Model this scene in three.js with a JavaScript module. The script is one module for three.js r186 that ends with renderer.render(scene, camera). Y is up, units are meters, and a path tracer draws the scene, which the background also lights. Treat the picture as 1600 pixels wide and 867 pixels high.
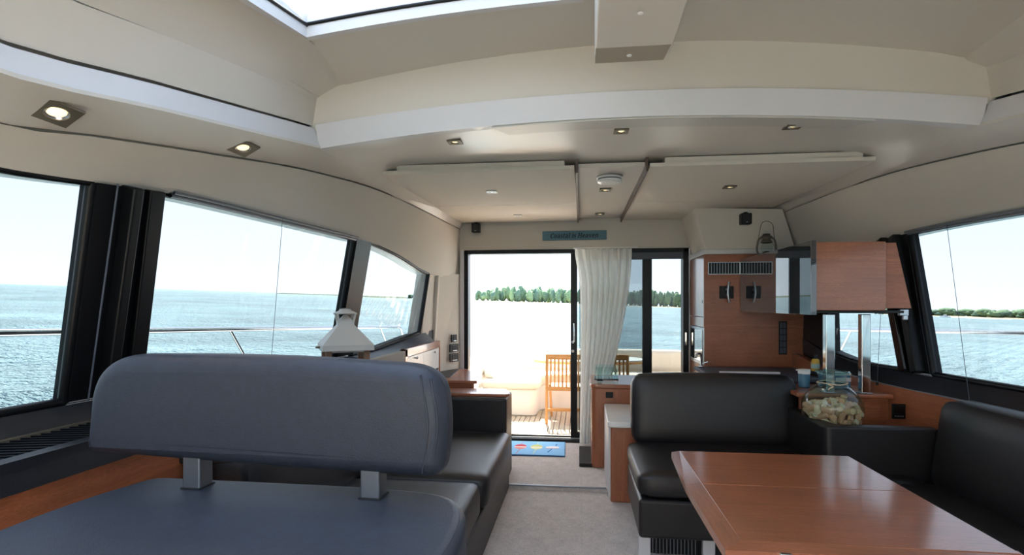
import * as THREE from 'three';
import { mergeGeometries, mergeVertices } from 'three/addons/utils/BufferGeometryUtils.js';
import { RoundedBoxGeometry } from 'three/addons/geometries/RoundedBoxGeometry.js';

// ---------------------------------------------------------------- camera, sky, sun, exposure
const scene = new THREE.Scene();
const YAW = Math.atan(105 / 870);
const camera = new THREE.PerspectiveCamera(2 * Math.atan(433.5 / 870) * 180 / Math.PI, 1600 / 867, 0.05, 20000);
camera.position.set(0, 1.4, 0);
camera.lookAt(-Math.sin(YAW), 1.4, -Math.cos(YAW));
camera.setViewOffset(1600, 867, 0, -41.5, 1600, 867);
const renderer = new THREE.WebGLRenderer({ antialias: true });
renderer.toneMapping = THREE.LinearToneMapping;
renderer.toneMappingExposure = 2.35;
renderer.shadowMap.enabled = true;

const HEEL = -0.0331;                                     // the boat lies a little heeled, so sea and sky tilt in its frame
const SUN = new THREE.Vector3(-0.1, 1.3, -0.95).normalize();
{
  const W = 512, H = 256, d = new Float32Array(W * H * 4), v = new THREE.Vector3();
  const hor = [1.25, 1.33, 1.42], zen = [0.5, 0.68, 1.04];
  for (let j = 0; j < H; j++) for (let i = 0; i < W; i++) {
    const el = ((j + 0.5) / H - 0.5) * Math.PI, az = ((i + 0.5) / W - 0.5) * 2 * Math.PI;
    v.set(Math.cos(az) * Math.cos(el), Math.sin(el), Math.sin(az) * Math.cos(el));
    const t = 1 - Math.exp(-2.3 * Math.max(0, v.y)), c = Math.max(0, v.dot(SUN));
    const halo = 0.35 * Math.pow(c, 4) + 1.6 * Math.pow(c, 30);
    for (let k = 0; k < 3; k++) d[(j * W + i) * 4 + k] = hor[k] + (zen[k] - hor[k]) * t + halo * [1, 0.98, 0.92][k];
    d[(j * W + i) * 4 + 3] = 1;
  }
  const tex = new THREE.DataTexture(d, W, H, THREE.RGBAFormat, THREE.FloatType);
  tex.mapping = THREE.EquirectangularReflectionMapping; tex.magFilter = THREE.LinearFilter; tex.minFilter = THREE.LinearFilter; tex.needsUpdate = true;
  scene.background = tex; scene.backgroundIntensity = 1.25; scene.backgroundRotation.set(0, 0, HEEL);
}
const sun = new THREE.DirectionalLight(0xfff3e0, 16);
sun.position.copy(SUN).multiplyScalar(30); sun.castShadow = true;
Object.assign(sun.shadow.camera, { left: -12, right: 12, top: 12, bottom: -12, near: 1, far: 70 });
sun.shadow.mapSize.set(2048, 2048);
scene.add(sun);

// ---------------------------------------------------------------- helpers
let seed = 12345;
const rnd = () => { seed = (seed * 1664525 + 1013904223) % 4294967296; return seed / 4294967296; };
const rr = (a, b) => a + (b - a) * rnd();
const V = (x, y, z) => new THREE.Vector3(x, y, z);
const lerp = (a, b, t) => a + (b - a) * t;
const used = {};
const numbered = (n) => { const k = used[n] = (used[n] ?? -1) + 1; return k ? n + '_' + String(k).padStart(3, '0') : n; };

// position, normal and a uv in metres (u along the grain axis)
function prep(g, grain = 'x') {
  g = g.index ? g.toNonIndexed() : g.clone();
  if (!g.attributes.normal) g.computeVertexNormals();
  for (const k of Object.keys(g.attributes)) if (!['position', 'normal'].includes(k)) g.deleteAttribute(k);
  g.morphAttributes = {}; g.clearGroups();
  const p = g.attributes.position, n = p.count, uv = new Float32Array(n * 2), a = V(), b = V(), c = V(), f = V();
  for (let i = 0; i < n; i += 3) {
    a.fromBufferAttribute(p, i); b.fromBufferAttribute(p, i + 1); c.fromBufferAttribute(p, i + 2);
    f.copy(b).sub(a).cross(c.clone().sub(a));
    const ax = Math.abs(f.x), ay = Math.abs(f.y), az = Math.abs(f.z), m = ax > ay && ax > az ? 'x' : ay > az ? 'y' : 'z';
    const rest = ['x', 'y', 'z'].filter((k) => k !== m);
    let [u, w] = rest; if (w === grain) [u, w] = [w, u];
    for (let k = 0; k < 3; k++) { const q = [a, b, c][k]; uv[(i + k) * 2] = q[u]; uv[(i + k) * 2 + 1] = q[w]; }
  }
  g.setAttribute('uv', new THREE.BufferAttribute(uv, 2));
  return g;
}
const G = (list, grain) => { const a = [].concat(list).map((g) => prep(g, grain)); return a.length > 1 ? mergeGeometries(a) : a[0]; };
function part(name, geo, material, parent, grain, label) {
  const m = new THREE.Mesh(G(geo, grain), material); m.name = numbered(name);
  parent.add(m);
  if (label) m.userData.label = label;
  return m;
}
function thing(name, label, category, at = [0, 0, 0], turn = 0, group) {
  const o = new THREE.Group(); o.name = numbered(name); o.position.set(...at); o.rotation.y = turn;
  o.userData = { label, category, kind: 'thing' }; if (group) o.userData.group = group;
  scene.add(o); return o;
}
function struct(name, label) { const o = new THREE.Group(); o.name = numbered(name); o.userData = { kind: 'structure', label }; scene.add(o); return o; }
function copyOf(root, label, group) {
  const c = root.clone(); c.name = numbered(root.name.replace(/_\d{3}$/, '')); c.userData = { ...root.userData };
  if (label) c.userData.label = label; if (group) c.userData.group = group;
  scene.add(c); return c;
}
const rbox = (w, h, d, x = 0, y = 0, z = 0, r = 0.006, s = 2) => { const g = new RoundedBoxGeometry(w, h, d, s, Math.min(r, w / 2.01, h / 2.01, d / 2.01)); g.translate(x, y, z); return g; };
const box3 = (x0, x1, y0, y1, z0, z1, r = 0.004) => rbox(Math.abs(x1 - x0), Math.abs(y1 - y0), Math.abs(z1 - z0), (x0 + x1) / 2, (y0 + y1) / 2, (z0 + z1) / 2, r);
const cyl = (r0, r1, h, x, y, z, n = 24) => { const g = new THREE.CylinderGeometry(r0, r1, h, n); g.translate(x, y, z); return g; };
const tube = (pts, r, n = 24, rad = 8, closed = false) => new THREE.TubeGeometry(new THREE.CatmullRomCurve3(pts, closed, 'centripetal'), n, r, rad, closed);
function rod(a, b, r, n = 10) { const d = b.clone().sub(a), g = new THREE.CylinderGeometry(r, r, d.length(), n); g.applyQuaternion(new THREE.Quaternion().setFromUnitVectors(V(0, 1, 0), d.normalize())); g.translate((a.x + b.x) / 2, (a.y + b.y) / 2, (a.z + b.z) / 2); return g; }
function bar(a, b, w, h) { // square bar between two points
  const d = b.clone().sub(a), L = d.length(), g = new RoundedBoxGeometry(w, h, L, 2, Math.min(w, h) * 0.2);
  const m = new THREE.Matrix4().lookAt(b, a, Math.abs(d.y / L) > 0.9 ? V(0, 0, 1) : V(0, 1, 0)); g.applyMatrix4(m); g.translate((a.x + b.x) / 2, (a.y + b.y) / 2, (a.z + b.z) / 2); return g;
}
const lathe = (pts, n = 40) => new THREE.LatheGeometry(pts.map(([x, y]) => new THREE.Vector2(x, y)), n);
// soft cushion: a box with rounded edges and a crown on its faces
function cushion(w, h, d, r, puff = 0.012, n = 14) {
  let g = new THREE.BoxGeometry(w, h, d, n, 6, n); g.deleteAttribute('uv'); g.deleteAttribute('normal'); g = mergeVertices(g, 1e-5);
  const p = g.attributes.position, q = V();
  const warp = (t, half, rad) => { const e = Math.sign(t) * Math.pow(Math.abs(t) / half, 0.72) * half; return e; };
  for (let i = 0; i < p.count; i++) {
    q.set(warp(p.getX(i), w / 2), warp(p.getY(i), h / 2), warp(p.getZ(i), d / 2));
    const c = V(THREE.MathUtils.clamp(q.x, -w / 2 + r, w / 2 - r), THREE.MathUtils.clamp(q.y, -h / 2 + r, h / 2 - r), THREE.MathUtils.clamp(q.z, -d / 2 + r, d / 2 - r));
    const e = q.clone().sub(c); if (e.length() > 1e-6) e.setLength(Math.min(r, Math.max(Math.abs(e.x), Math.abs(e.y), Math.abs(e.z)))); q.copy(c).add(e);
    const fx = 1 - (2 * q.x / w) ** 2, fy = 1 - (2 * q.y / h) ** 2, fz = 1 - (2 * q.z / d) ** 2;
    q.y += Math.sign(q.y) * puff * Math.max(0, fx) * Math.max(0, fz) * (Math.abs(q.y) > h / 2 - r - 1e-4 ? 1 : 0);
    q.z += Math.sign(q.z) * puff * 0.6 * Math.max(0, fx) * Math.max(0, fy);
    q.x += Math.sign(q.x) * puff * 0.6 * Math.max(0, fz) * Math.max(0, fy);
    p.setXYZ(i, q.x, q.y, q.z);
  }
  g.computeVertexNormals(); return g;
}
// closed solid between two polylines, thickened by a vector
function ribbon(A, B, off, smooth = true) {
  const n = A.length, o = Array.isArray(off) ? (i) => off[i] : () => off, pos = [];
  const quad = (a, b, c, d) => { for (const q of [a, b, c, a, c, d]) pos.push(q.x, q.y, q.z); };
  const At = A.map((p, i) => p.clone().add(o(i))), Bt = B.map((p, i) => p.clone().add(o(i)));
  for (let i = 0; i < n - 1; i++) { quad(A[i], B[i], B[i + 1], A[i + 1]); quad(At[i], At[i + 1], Bt[i + 1], Bt[i]); quad(A[i], A[i + 1], At[i + 1], At[i]); quad(B[i], Bt[i], Bt[i + 1], B[i + 1]); }
  quad(A[0], At[0], Bt[0], B[0]); quad(A[n - 1], B[n - 1], Bt[n - 1], At[n - 1]);
  let g = new THREE.BufferGeometry(); g.setAttribute('position', new THREE.Float32BufferAttribute(pos, 3));
  return smooth ? crease(g, 0.6) : (g.computeVertexNormals(), g);
}
function crease(g, angle) { // smooth normals below the angle
  g = g.index ? g.toNonIndexed() : g; const p = g.attributes.position, m = new Map(), fn = [], key = (i) => [p.getX(i), p.getY(i), p.getZ(i)].map((x) => Math.round(x * 5000)).join();
  const a = V(), b = V(), c = V();
  for (let i = 0; i < p.count; i += 3) { a.fromBufferAttribute(p, i); b.fromBufferAttribute(p, i + 1); c.fromBufferAttribute(p, i + 2); const n = b.sub(a).cross(c.sub(a)); for (let k = 0; k < 3; k++) { fn.push(n.clone()); const q = key(i + k); (m.get(q) ?? m.set(q, []).get(q)).push(fn.length - 1); } }
  const out = new Float32Array(p.count * 3), cs = Math.cos(angle);
  for (let i = 0; i < p.count; i++) { const s = V(), u = fn[i].clone().normalize(); for (const j of m.get(key(i))) if (fn[j].clone().normalize().dot(u) > cs) s.add(fn[j]); s.normalize(); if (!s.lengthSq()) s.copy(u); out.set([s.x, s.y, s.z], i * 3); }
  g.setAttribute('normal', new THREE.BufferAttribute(out, 3)); return g;
}
// planar polygon in space, thickened by a vector
function slab(pts, off) {
  const n = V(); for (let i = 0; i < pts.length; i++) { const a = pts[i], b = pts[(i + 1) % pts.length]; n.x += (a.y - b.y) * (a.z + b.z); n.y += (a.z - b.z) * (a.x + b.x); n.z += (a.x - b.x) * (a.y + b.y); }
  n.normalize(); const u = Math.abs(n.y) > 0.9 ? V(1, 0, 0).cross(n).normalize() : V(0, 1, 0).cross(n).normalize(), w = n.clone().cross(u);
  const tri = THREE.ShapeUtils.triangulateShape(pts.map((p) => new THREE.Vector2(p.dot(u), p.dot(w))), []), pos = [], put = (...q) => q.forEach((p) => pos.push(p.x, p.y, p.z));
  const t = pts.map((p) => p.clone().add(off));
  for (const [a, b, c] of tri) { put(pts[a], pts[b], pts[c]); put(t[a], t[c], t[b]); }
  for (let i = 0; i < pts.length; i++) { const j = (i + 1) % pts.length; put(pts[i], t[i], t[j]); put(pts[i], t[j], pts[j]); }
  const g = new THREE.BufferGeometry(); g.setAttribute('position', new THREE.Float32BufferAttribute(pos, 3)); g.computeVertexNormals(); return g;
}
// polygon with rounded corners [[x, y, r], ...] as a Shape
function roundPoly(P) {
  const s = new THREE.Shape(), n = P.length;
  P.forEach(([x, y, r], i) => {
    const a = new THREE.Vector2(P[(i + n - 1) % n][0] - x, P[(i + n - 1) % n][1] - y), b = new THREE.Vector2(P[(i + 1) % n][0] - x, P[(i + 1) % n][1] - y);
    const ra = Math.min(r, a.length() * 0.49), rb = Math.min(r, b.length() * 0.49); a.setLength(ra); b.setLength(rb);
    i ? s.lineTo(x + a.x, y + a.y) : s.moveTo(x + a.x, y + a.y); s.quadraticCurveTo(x, y, x + b.x, y + b.y);
  });
  s.closePath(); return s;
}
const extrude = (shape, depth, bevel = 0.004, seg = 3, curve = 10) => { const g = new THREE.ExtrudeGeometry(shape, { depth: Math.max(depth - 2 * bevel, 1e-4), bevelEnabled: bevel > 0, bevelSize: bevel, bevelThickness: bevel, bevelOffset: -bevel, bevelSegments: seg, curveSegments: curve }); g.translate(0, 0, bevel); return crease(g, 0.75); };
// interpolation along a table of [z, x, y]
function along(table) {
  return (z) => {
    const t = table; let i = 0; while (i < t.length - 2 && z < t[i + 1][0]) i++;
    const f = THREE.MathUtils.clamp((z - t[i][0]) / (t[i + 1][0] - t[i][0]), 0, 1), out = [0, 0];
    for (let c = 1; c < 3; c++) {
      const slope = (k) => k <= 0 || k >= t.length - 1 ? 0 : (t[k + 1][c] - t[k - 1][c]) / (t[k + 1][0] - t[k - 1][0]);
      const d = t[i + 1][0] - t[i][0], m0 = (i ? slope(i) : (t[1][c] - t[0][c]) / (t[1][0] - t[0][0])) * d, m1 = (i + 1 < t.length - 1 ? slope(i + 1) : (t[i + 1][c] - t[i][c]) / d) * d, f2 = f * f, f3 = f2 * f;
      out[c - 1] = (2 * f3 - 3 * f2 + 1) * t[i][c] + (f3 - 2 * f2 + f) * m0 + (-2 * f3 + 3 * f2) * t[i + 1][c] + (f3 - f2) * m1;
    }
    return V(out[0], out[1], z);
  };
}
const zs = (a, b, n) => Array.from({ length: n + 1 }, (_, i) => a + (b - a) * i / n);

// ---------------------------------------------------------------- materials
function dataTex(w, h, fn, srgb, rep = [1, 1]) {
  const d = new Uint8Array(w * h * 4);
  for (let j = 0; j < h; j++) for (let i = 0; i < w; i++) { const c = fn(i / w, j / h); for (let k = 0; k < 3; k++) d[(j * w + i) * 4 + k] = Math.max(0, Math.min(255, (Array.isArray(c) ? c[k] : c) * 255)); d[(j * w + i) * 4 + 3] = 255; }
  const t = new THREE.DataTexture(d, w, h); t.wrapS = t.wrapT = THREE.RepeatWrapping; t.magFilter = THREE.LinearFilter; t.minFilter = THREE.LinearMipmapLinearFilter; t.generateMipmaps = true;
  if (srgb) t.colorSpace = THREE.SRGBColorSpace; t.repeat.set(...rep); t.needsUpdate = true; return t;
}
function noiseGrid(n) { const a = Float32Array.from({ length: n * n }, rnd); return (x, y) => { x = ((x % 1) + 1) % 1 * n; y = ((y % 1) + 1) % 1 * n; const i = Math.floor(x), j = Math.floor(y), s = (t) => t * t * (3 - 2 * t), fx = s(x - i), fy = s(y - j), g = (p, q) => a[(q % n) * n + (p % n)]; return lerp(lerp(g(i, j), g(i + 1, j), fx), lerp(g(i, j + 1), g(i + 1, j + 1), fx), fy); }; }
const n8 = noiseGrid(8), n32 = noiseGrid(32), n64 = noiseGrid(64), n128 = noiseGrid(128), n256 = noiseGrid(256);
const woodTex = (base, amp) => dataTex(512, 512, (u, v) => {   // fine straight grain running along u
  const wob = 0.015 * n8(u, v), k = 0.5 * n256(u * 0.06 + 0.3 * n8(u * 0.5, v), v + wob) + 0.3 * n64(u * 0.05, v * 1 + wob) + 0.2 * n256(u * 0.25, v), s = 1 + amp * (k - 0.5) + 0.08 * (n8(u, v) - 0.5);
  return base.map((c) => c * s);
}, true, [1.1, 2.2]);
const leatherBump = dataTex(512, 512, (u, v) => 0.45 * n128(u, v) + 0.35 * n256(u, v) + 0.2 * n64(u, v), false, [4, 4]);
const leatherTone = dataTex(128, 128, (u, v) => 0.93 + 0.07 * n32(u, v), true, [2, 2]);
const clothBump = dataTex(256, 256, (u, v) => 0.5 + 0.25 * Math.sin(u * 256 * Math.PI / 2) + 0.25 * Math.sin(v * 256 * Math.PI / 2), false, [8, 8]);
const S = (o) => new THREE.MeshStandardMaterial(o), P = (o) => new THREE.MeshPhysicalMaterial(o);
const cherry = woodTex([0.62, 0.365, 0.24], 0.34), teakTex = woodTex([0.80, 0.58, 0.36], 0.3);
const M = {
  fabric: S({ color: 0xd2cabf, roughness: 0.85, bumpMap: clothBump, bumpScale: 0.0004 }),
  liner: P({ color: 0xd0c9c0, roughness: 0.3, bumpMap: leatherBump, bumpScale: 0.00015 }),
  gel: P({ color: 0xd3d0d1, roughness: 0.4 }),
  white: P({ color: 0xe9e8e4, roughness: 0.32, clearcoat: 0.3, clearcoatRoughness: 0.2 }),
  black: P({ color: 0x0a0b0e, roughness: 0.42, specularIntensity: 0.6 }),
  blackGloss: P({ color: 0x08090b, roughness: 0.15 }),
  dark: S({ color: 0x17181b, roughness: 0.6 }),
  gap: S({ color: 0x2a2723, roughness: 0.9 }),
  leather: P({ color: 0x1c191b, map: leatherTone, roughness: 0.4, bumpMap: leatherBump, bumpScale: 0.0007 }),
  helm: P({ color: 0x363c49, map: leatherTone, roughness: 0.5, bumpMap: leatherBump, bumpScale: 0.0007 }),
  helmPipe: P({ color: 0x363b47, roughness: 0.5 }),
  pad: P({ color: 0x1c1d22, roughness: 0.42, bumpMap: leatherBump, bumpScale: 0.0006 }),
  padGrey: P({ color: 0x4b505c, roughness: 0.5, bumpMap: leatherBump, bumpScale: 0.0006 }),
  wood: P({ map: cherry, roughness: 0.36, clearcoat: 0.9, clearcoatRoughness: 0.13 }),
  woodDeep: P({ map: cherry, roughness: 0.42, clearcoat: 0.35, clearcoatRoughness: 0.2 }),
  teak: S({ map: teakTex, roughness: 0.7 }),
  deckTeak: S({ map: woodTex([0.72, 0.68, 0.62], 0.3), roughness: 0.85 }),
  caulk: S({ color: 0x1e1c1a, roughness: 0.8 }),
  chrome: S({ color: 0xd6d8da, metalness: 1, roughness: 0.08 }),
  steel: S({ color: 0xb9bcc0, metalness: 1, roughness: 0.28 }),
  alu: S({ color: 0x8f949b, metalness: 0.9, roughness: 0.4 }),
  pewter: S({ color: 0x6d675d, metalness: 0.85, roughness: 0.42 }),
  panelGrey: P({ color: 0xc2bfb8, roughness: 0.35 }),
  vinyl: S({ color: 0x9d9385, roughness: 0.7 }),
  trimBrown: S({ color: 0x5d4c42, roughness: 0.5 }),
  tin: P({ color: 0xbdb9b1, roughness: 0.5 }),
  postWood: S({ color: 0x80604a, roughness: 0.6 }),
  bronze: S({ color: 0x766c5c, metalness: 0.6, roughness: 0.45 }),
  smoke: P({ color: 0x2b2e33, roughness: 0.015, ior: 1.75, metalness: 0.0, clearcoat: 1, clearcoatRoughness: 0.01 }),
  glassTint: P({ color: 0x0c1a20, roughness: 0.05 }),
  tint: P({ color: new THREE.Color().setRGB(0.285, 0.312, 0.32), specularIntensity: 0.45, transmission: 1, thickness: 0, roughness: 0, ior: 1.5 }),
  tintDoor: P({ color: new THREE.Color().setRGB(0.36, 0.41, 0.43), specularIntensity: 0.5, transmission: 1, thickness: 0, roughness: 0, ior: 1.5 }),
  clear: P({ color: 0xf4fbfa, transmission: 1, thickness: 0, roughness: 0, ior: 1.45 }),
  jarGlass: P({ color: new THREE.Color().setRGB(0.78, 0.92, 0.92), transmission: 1, thickness: 0, roughness: 0.0, ior: 1.5 }),
  jarEdge: P({ color: new THREE.Color().setRGB(0.5, 0.72, 0.7), transmission: 1, thickness: 0, roughness: 0.02, ior: 1.6 }),
  curtain: P({ color: 0xfbf9f5, roughness: 0.9, transmission: 0.55, thickness: 0, side: THREE.DoubleSide, bumpMap: clothBump, bumpScale: 0.0005 }),
  cream: S({ color: 0xe3d9cc, roughness: 0.7 }),
  gelOut: P({ color: 0xf0efec, roughness: 0.3 }),
  cork: S({ map: dataTex(64, 64, (u, v) => { const k = n64(u, v) > 0.8 ? 0.72 : 1; return [0.90 * k, 0.79 * k, 0.66 * k]; }, true, [12, 12]), roughness: 0.9 }),
  carpet: S({ map: dataTex(512, 512, (u, v) => { const k = 0.78 + 0.3 * (0.5 * n256(u, v) + 0.3 * n128(u, v) + 0.2 * n32(u, v)) + 0.05 * (n8(u, v) - 0.5); return [0.93 * k, 0.89 * k, 0.87 * k]; }, true, [2, 2]), roughness: 1, bumpMap: dataTex(512, 512, (u, v) => 0.6 * n256(u, v) + 0.4 * n128(u, v), false, [2, 2]), bumpScale: 0.006 }),
  lens: S({ color: 0xfff4d8, emissive: 0xffe2a0, emissiveIntensity: 0.75, roughness: 0.4 }),
  lensWhite: S({ color: 0xffffff, emissive: 0xffffff, emissiveIntensity: 0.5, roughness: 0.4 }),
  blue: P({ color: 0x3f6e88, roughness: 0.35 }),
  yellow: P({ color: 0xd9a93c, roughness: 0.4 }),
};

// ---------------------------------------------------------------- the shape of the saloon (boat frame: stern at -z, port at -x)
const CX = 0.23;                                          // centreline
const mirror = (t) => t.map(([z, x, y]) => [z, 2 * CX - x, y]);
const portCrease = [[1.7, -1.62, 1.86], [-1.4, -1.64, 1.918], [-1.66, -1.62, 1.965], [-2.28, -1.57, 2.06], [-2.93, -1.5, 2.147], [-3.83, -1.38, 2.2], [-5.6, -1.2, 2.164]];
const portLip = [[1.7, -1.5, 1.93], [-1.2, -1.45, 1.98], [-1.71, -1.39, 2.048], [-2.725, -1.32, 2.2]];
const L_ = {
  sill: along([[1.7, -1.9, 1.03], [-1.4, -1.94, 1.03], [-3, -1.84, 1.03], [-4.2, -1.64, 1.03], [-4.6, -1.53, 1.085], [-4.87, -1.42, 1.14], [-5.6, -1.25, 1.2]]),
  top: along([[1.7, -1.7, 1.74], [-1.45, -1.72, 1.805], [-2.1, -1.72, 1.86], [-2.8, -1.65, 1.862], [-3.6, -1.51, 1.84], [-3.85, -1.49, 1.84], [-4.26, -1.42, 1.784], [-4.95, -1.35, 1.674], [-5.6, -1.22, 1.69]]),
  crease: along(portCrease), lip: along(portLip), out: V(-0.12, 0, 0), sgn: -1,
};
const R_ = {
  sill: along([[1.7, 2.3, 0.99], [-1.4, 2.25, 0.99], [-2.92, 2.1, 0.99], [-3.6, 2.03, 0.99], [-4.17, 1.93, 0.993], [-4.44, 1.845, 1.045], [-4.93, 1.865, 1.12], [-5.6, 1.87, 1.12]]),
  top: along([[1.7, 2.16, 1.74], [-1.45, 2.18, 1.8], [-3, 2.13, 1.845], [-3.76, 2.05, 1.841], [-4.3, 1.94, 1.79], [-4.93, 1.885, 1.72], [-5.6, 1.87, 1.7]]),
  crease: along(mirror(portCrease)), lip: along(mirror(portLip)), out: V(0.12, 0, 0), sgn: 1,
};
const FWD = 1.6, AFT = -5.57, LIPZ = -2.725;
const roofY = (x, z) => 2.74 - 0.0475 * (x - CX) ** 2 - 0.05 * Math.max(0, z + 2.28);
const archY = (x) => 2.3 - 0.0416 * (x - CX) ** 2;
// where side wall and ceiling of the recess meet: distance from the centreline and height
const recessEdge = (z) => { const f = THREE.MathUtils.clamp((z + 2.7) / 1.4, 0, 1); return [R_.lip(z).x - CX + 0.004 - 0.03 * f, R_.lip(z).y + 0.25]; };
const recessY = (x, z) => { const d = Math.abs(x - CX), q = Math.max(z, LIPZ), [e, y] = recessEdge(q), aft = THREE.MathUtils.smoothstep(-q, 2.28, 2.7), up = lerp(2.653 - 0.0475 * d * d, 2.637 - 0.066 * d * d, aft) + (0.05 + 0.06 * d * d) * THREE.MathUtils.clamp(-2.28 - q, -1.1, 0), f = THREE.MathUtils.clamp((e - d) / 0.14, 0, 1); return lerp(y, Math.max(up, y), 1 - (1 - f) ** 2); };

const boardTop = (z) => 0.885 + 0.095 * THREE.MathUtils.smoothstep(-z, 3.8, 4.9);
// floor
const floor = struct('floor', 'beige carpeted saloon floor');
part('carpet', box3(-2.3, 2.7, -0.06, 0, -4.22, FWD, 0.002), M.carpet, floor);
part('carpet', box3(-2.3, 2.7, -0.06, 0.03, AFT - 0.02, -4.2, 0.006), M.carpet, floor);
part('edge_strip', box3(-0.53, 0.2, 0.022, 0.034, -4.208, -4.194, 0.004), M.alu, floor);
part('subfloor', box3(-2.35, 2.75, -0.2, -0.06, AFT - 0.1, FWD + 0.1), M.dark, floor);

// side walls: trim below the windows, headliner band above, black pillars
function sideWall(s, name, label, wins) {
  const w = struct(name, label), out = s.out, zz = zs(FWD, AFT - 0.03, 44);
  part('headliner_band', ribbon(zz.map((z) => s.crease(z).add(V(0, -0.008, 0))), zz.map(s.top), out), M.fabric, w);
  part('outer_panel', ribbon(zz.map((z) => s.top(z).add(V(s.sgn * 0.02, -0.005, 0))), zz.map((z) => { const p = s.top(z); return V(p.x + s.sgn * 0.22, roofY(p.x, z) - 0.06, z); }), V(s.sgn * 0.1, 0, 0)), M.gelOut, w);
  part('lower_panel', ribbon(zz.map((z) => s.sill(z).add(V(s.sgn * 0.02, -0.01, 0))), zz.map((z) => { const p = s.sill(z); return V(p.x + s.sgn * 0.02, -0.05, z); }), V(s.sgn * 0.12, 0, 0)), M.dark, w);
  const q = (z0, z1, t) => s.sill(z0).lerp(s.top(z1), t);
  wins.forEach(([b0, t0, b1, t1, frame]) => {
    const g = struct('window', ''); g.userData.label = frame; g.name = numbered('window_1'.replace('1', String(++winCount)));
    const o = V(s.sgn * 0.03, 0, 0), n = 10;
    const low = [], high = [];
    for (let i = 0; i <= n; i++) { low.push(s.sill(lerp(b0, b1, i / n)).add(o)); high.push(s.top(lerp(t0, t1, i / n)).add(o)); }
    part('pane', ribbon(low, high, V(s.sgn * 0.0005, 0, 0)), M.tint, g);
    const sheet = g.children[0]; sheet.geometry = prep(openSheet(low, high));
    const inn = V(-s.sgn * 0.02, 0, 0), e = (A) => A.map((p) => p.clone().add(inn));
    part('window_frame', [tube(e(low), 0.018, 20, 6), tube(e(high), 0.014, 20, 6), tube(e([low[0], low[0].clone().lerp(high[0], 0.5), high[0]]), 0.02, 12, 6), tube(e([low[n], low[n].clone().lerp(high[n], 0.5), high[n]]), 0.02, 12, 6)], M.black, g);
  });
  // pillars fill the gaps between windows
  for (let i = 0; i + 1 < wins.length; i++) {
    const [, , b0, t0] = wins[i], [b1, t1] = wins[i + 1], A = [], B = [];
    for (let k = 0; k <= 8; k++) { A.push(q(b0, t0, k / 8)); B.push(q(b1, t1, k / 8)); }
    const deep = [...A.map(() => V(s.sgn * 0.07, 0, 0))];
    part('window_pillar', ribbon(A.map((p) => p.add(V(-s.sgn * 0.015, 0, 0))), B.map((p) => p.add(V(-s.sgn * 0.015, 0, 0))), deep), M.black, w);
  }
  return w;
}
let winCount = 0;
function openSheet(A, B) { const pos = []; for (let i = 0; i < A.length - 1; i++) for (const p of [A[i], B[i], B[i + 1], A[i], B[i + 1], A[i + 1]]) pos.push(p.x, p.y, p.z); const g = new THREE.BufferGeometry(); g.setAttribute('position', new THREE.Float32BufferAttribute(pos, 3)); g.computeVertexNormals(); return g; }
const trimR = struct('trim_1', 'dark padded cove and wooden board below the starboard windows'), trimL = struct('trim_2', 'dark padded cove and wooden board below the port windows');
const wallL = sideWall(L_, 'wall_left', 'port side wall with beige headliner band over dark window pillars', [
  [0.9, 0.9, -1.885, -1.8, 'large forward port window over the sea with black frame'],
  [-2.2, -2.1, -3.78, -3.62, 'long port window with slanting top behind the grey seat back'],
  [-3.97, -3.84, -4.87, -4.93, 'small port window tapering toward the stern'],
]);
const wallR = sideWall(R_, 'wall_right', 'starboard side wall with beige headliner band over dark window pillars', [
  [0.9, 0.9, -3.51, -3.76, 'large starboard window beside the dinette'],
  [-3.71, -3.98, -4.44, -4.62, 'low starboard window under the wooden cabinet'],
]);
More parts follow.
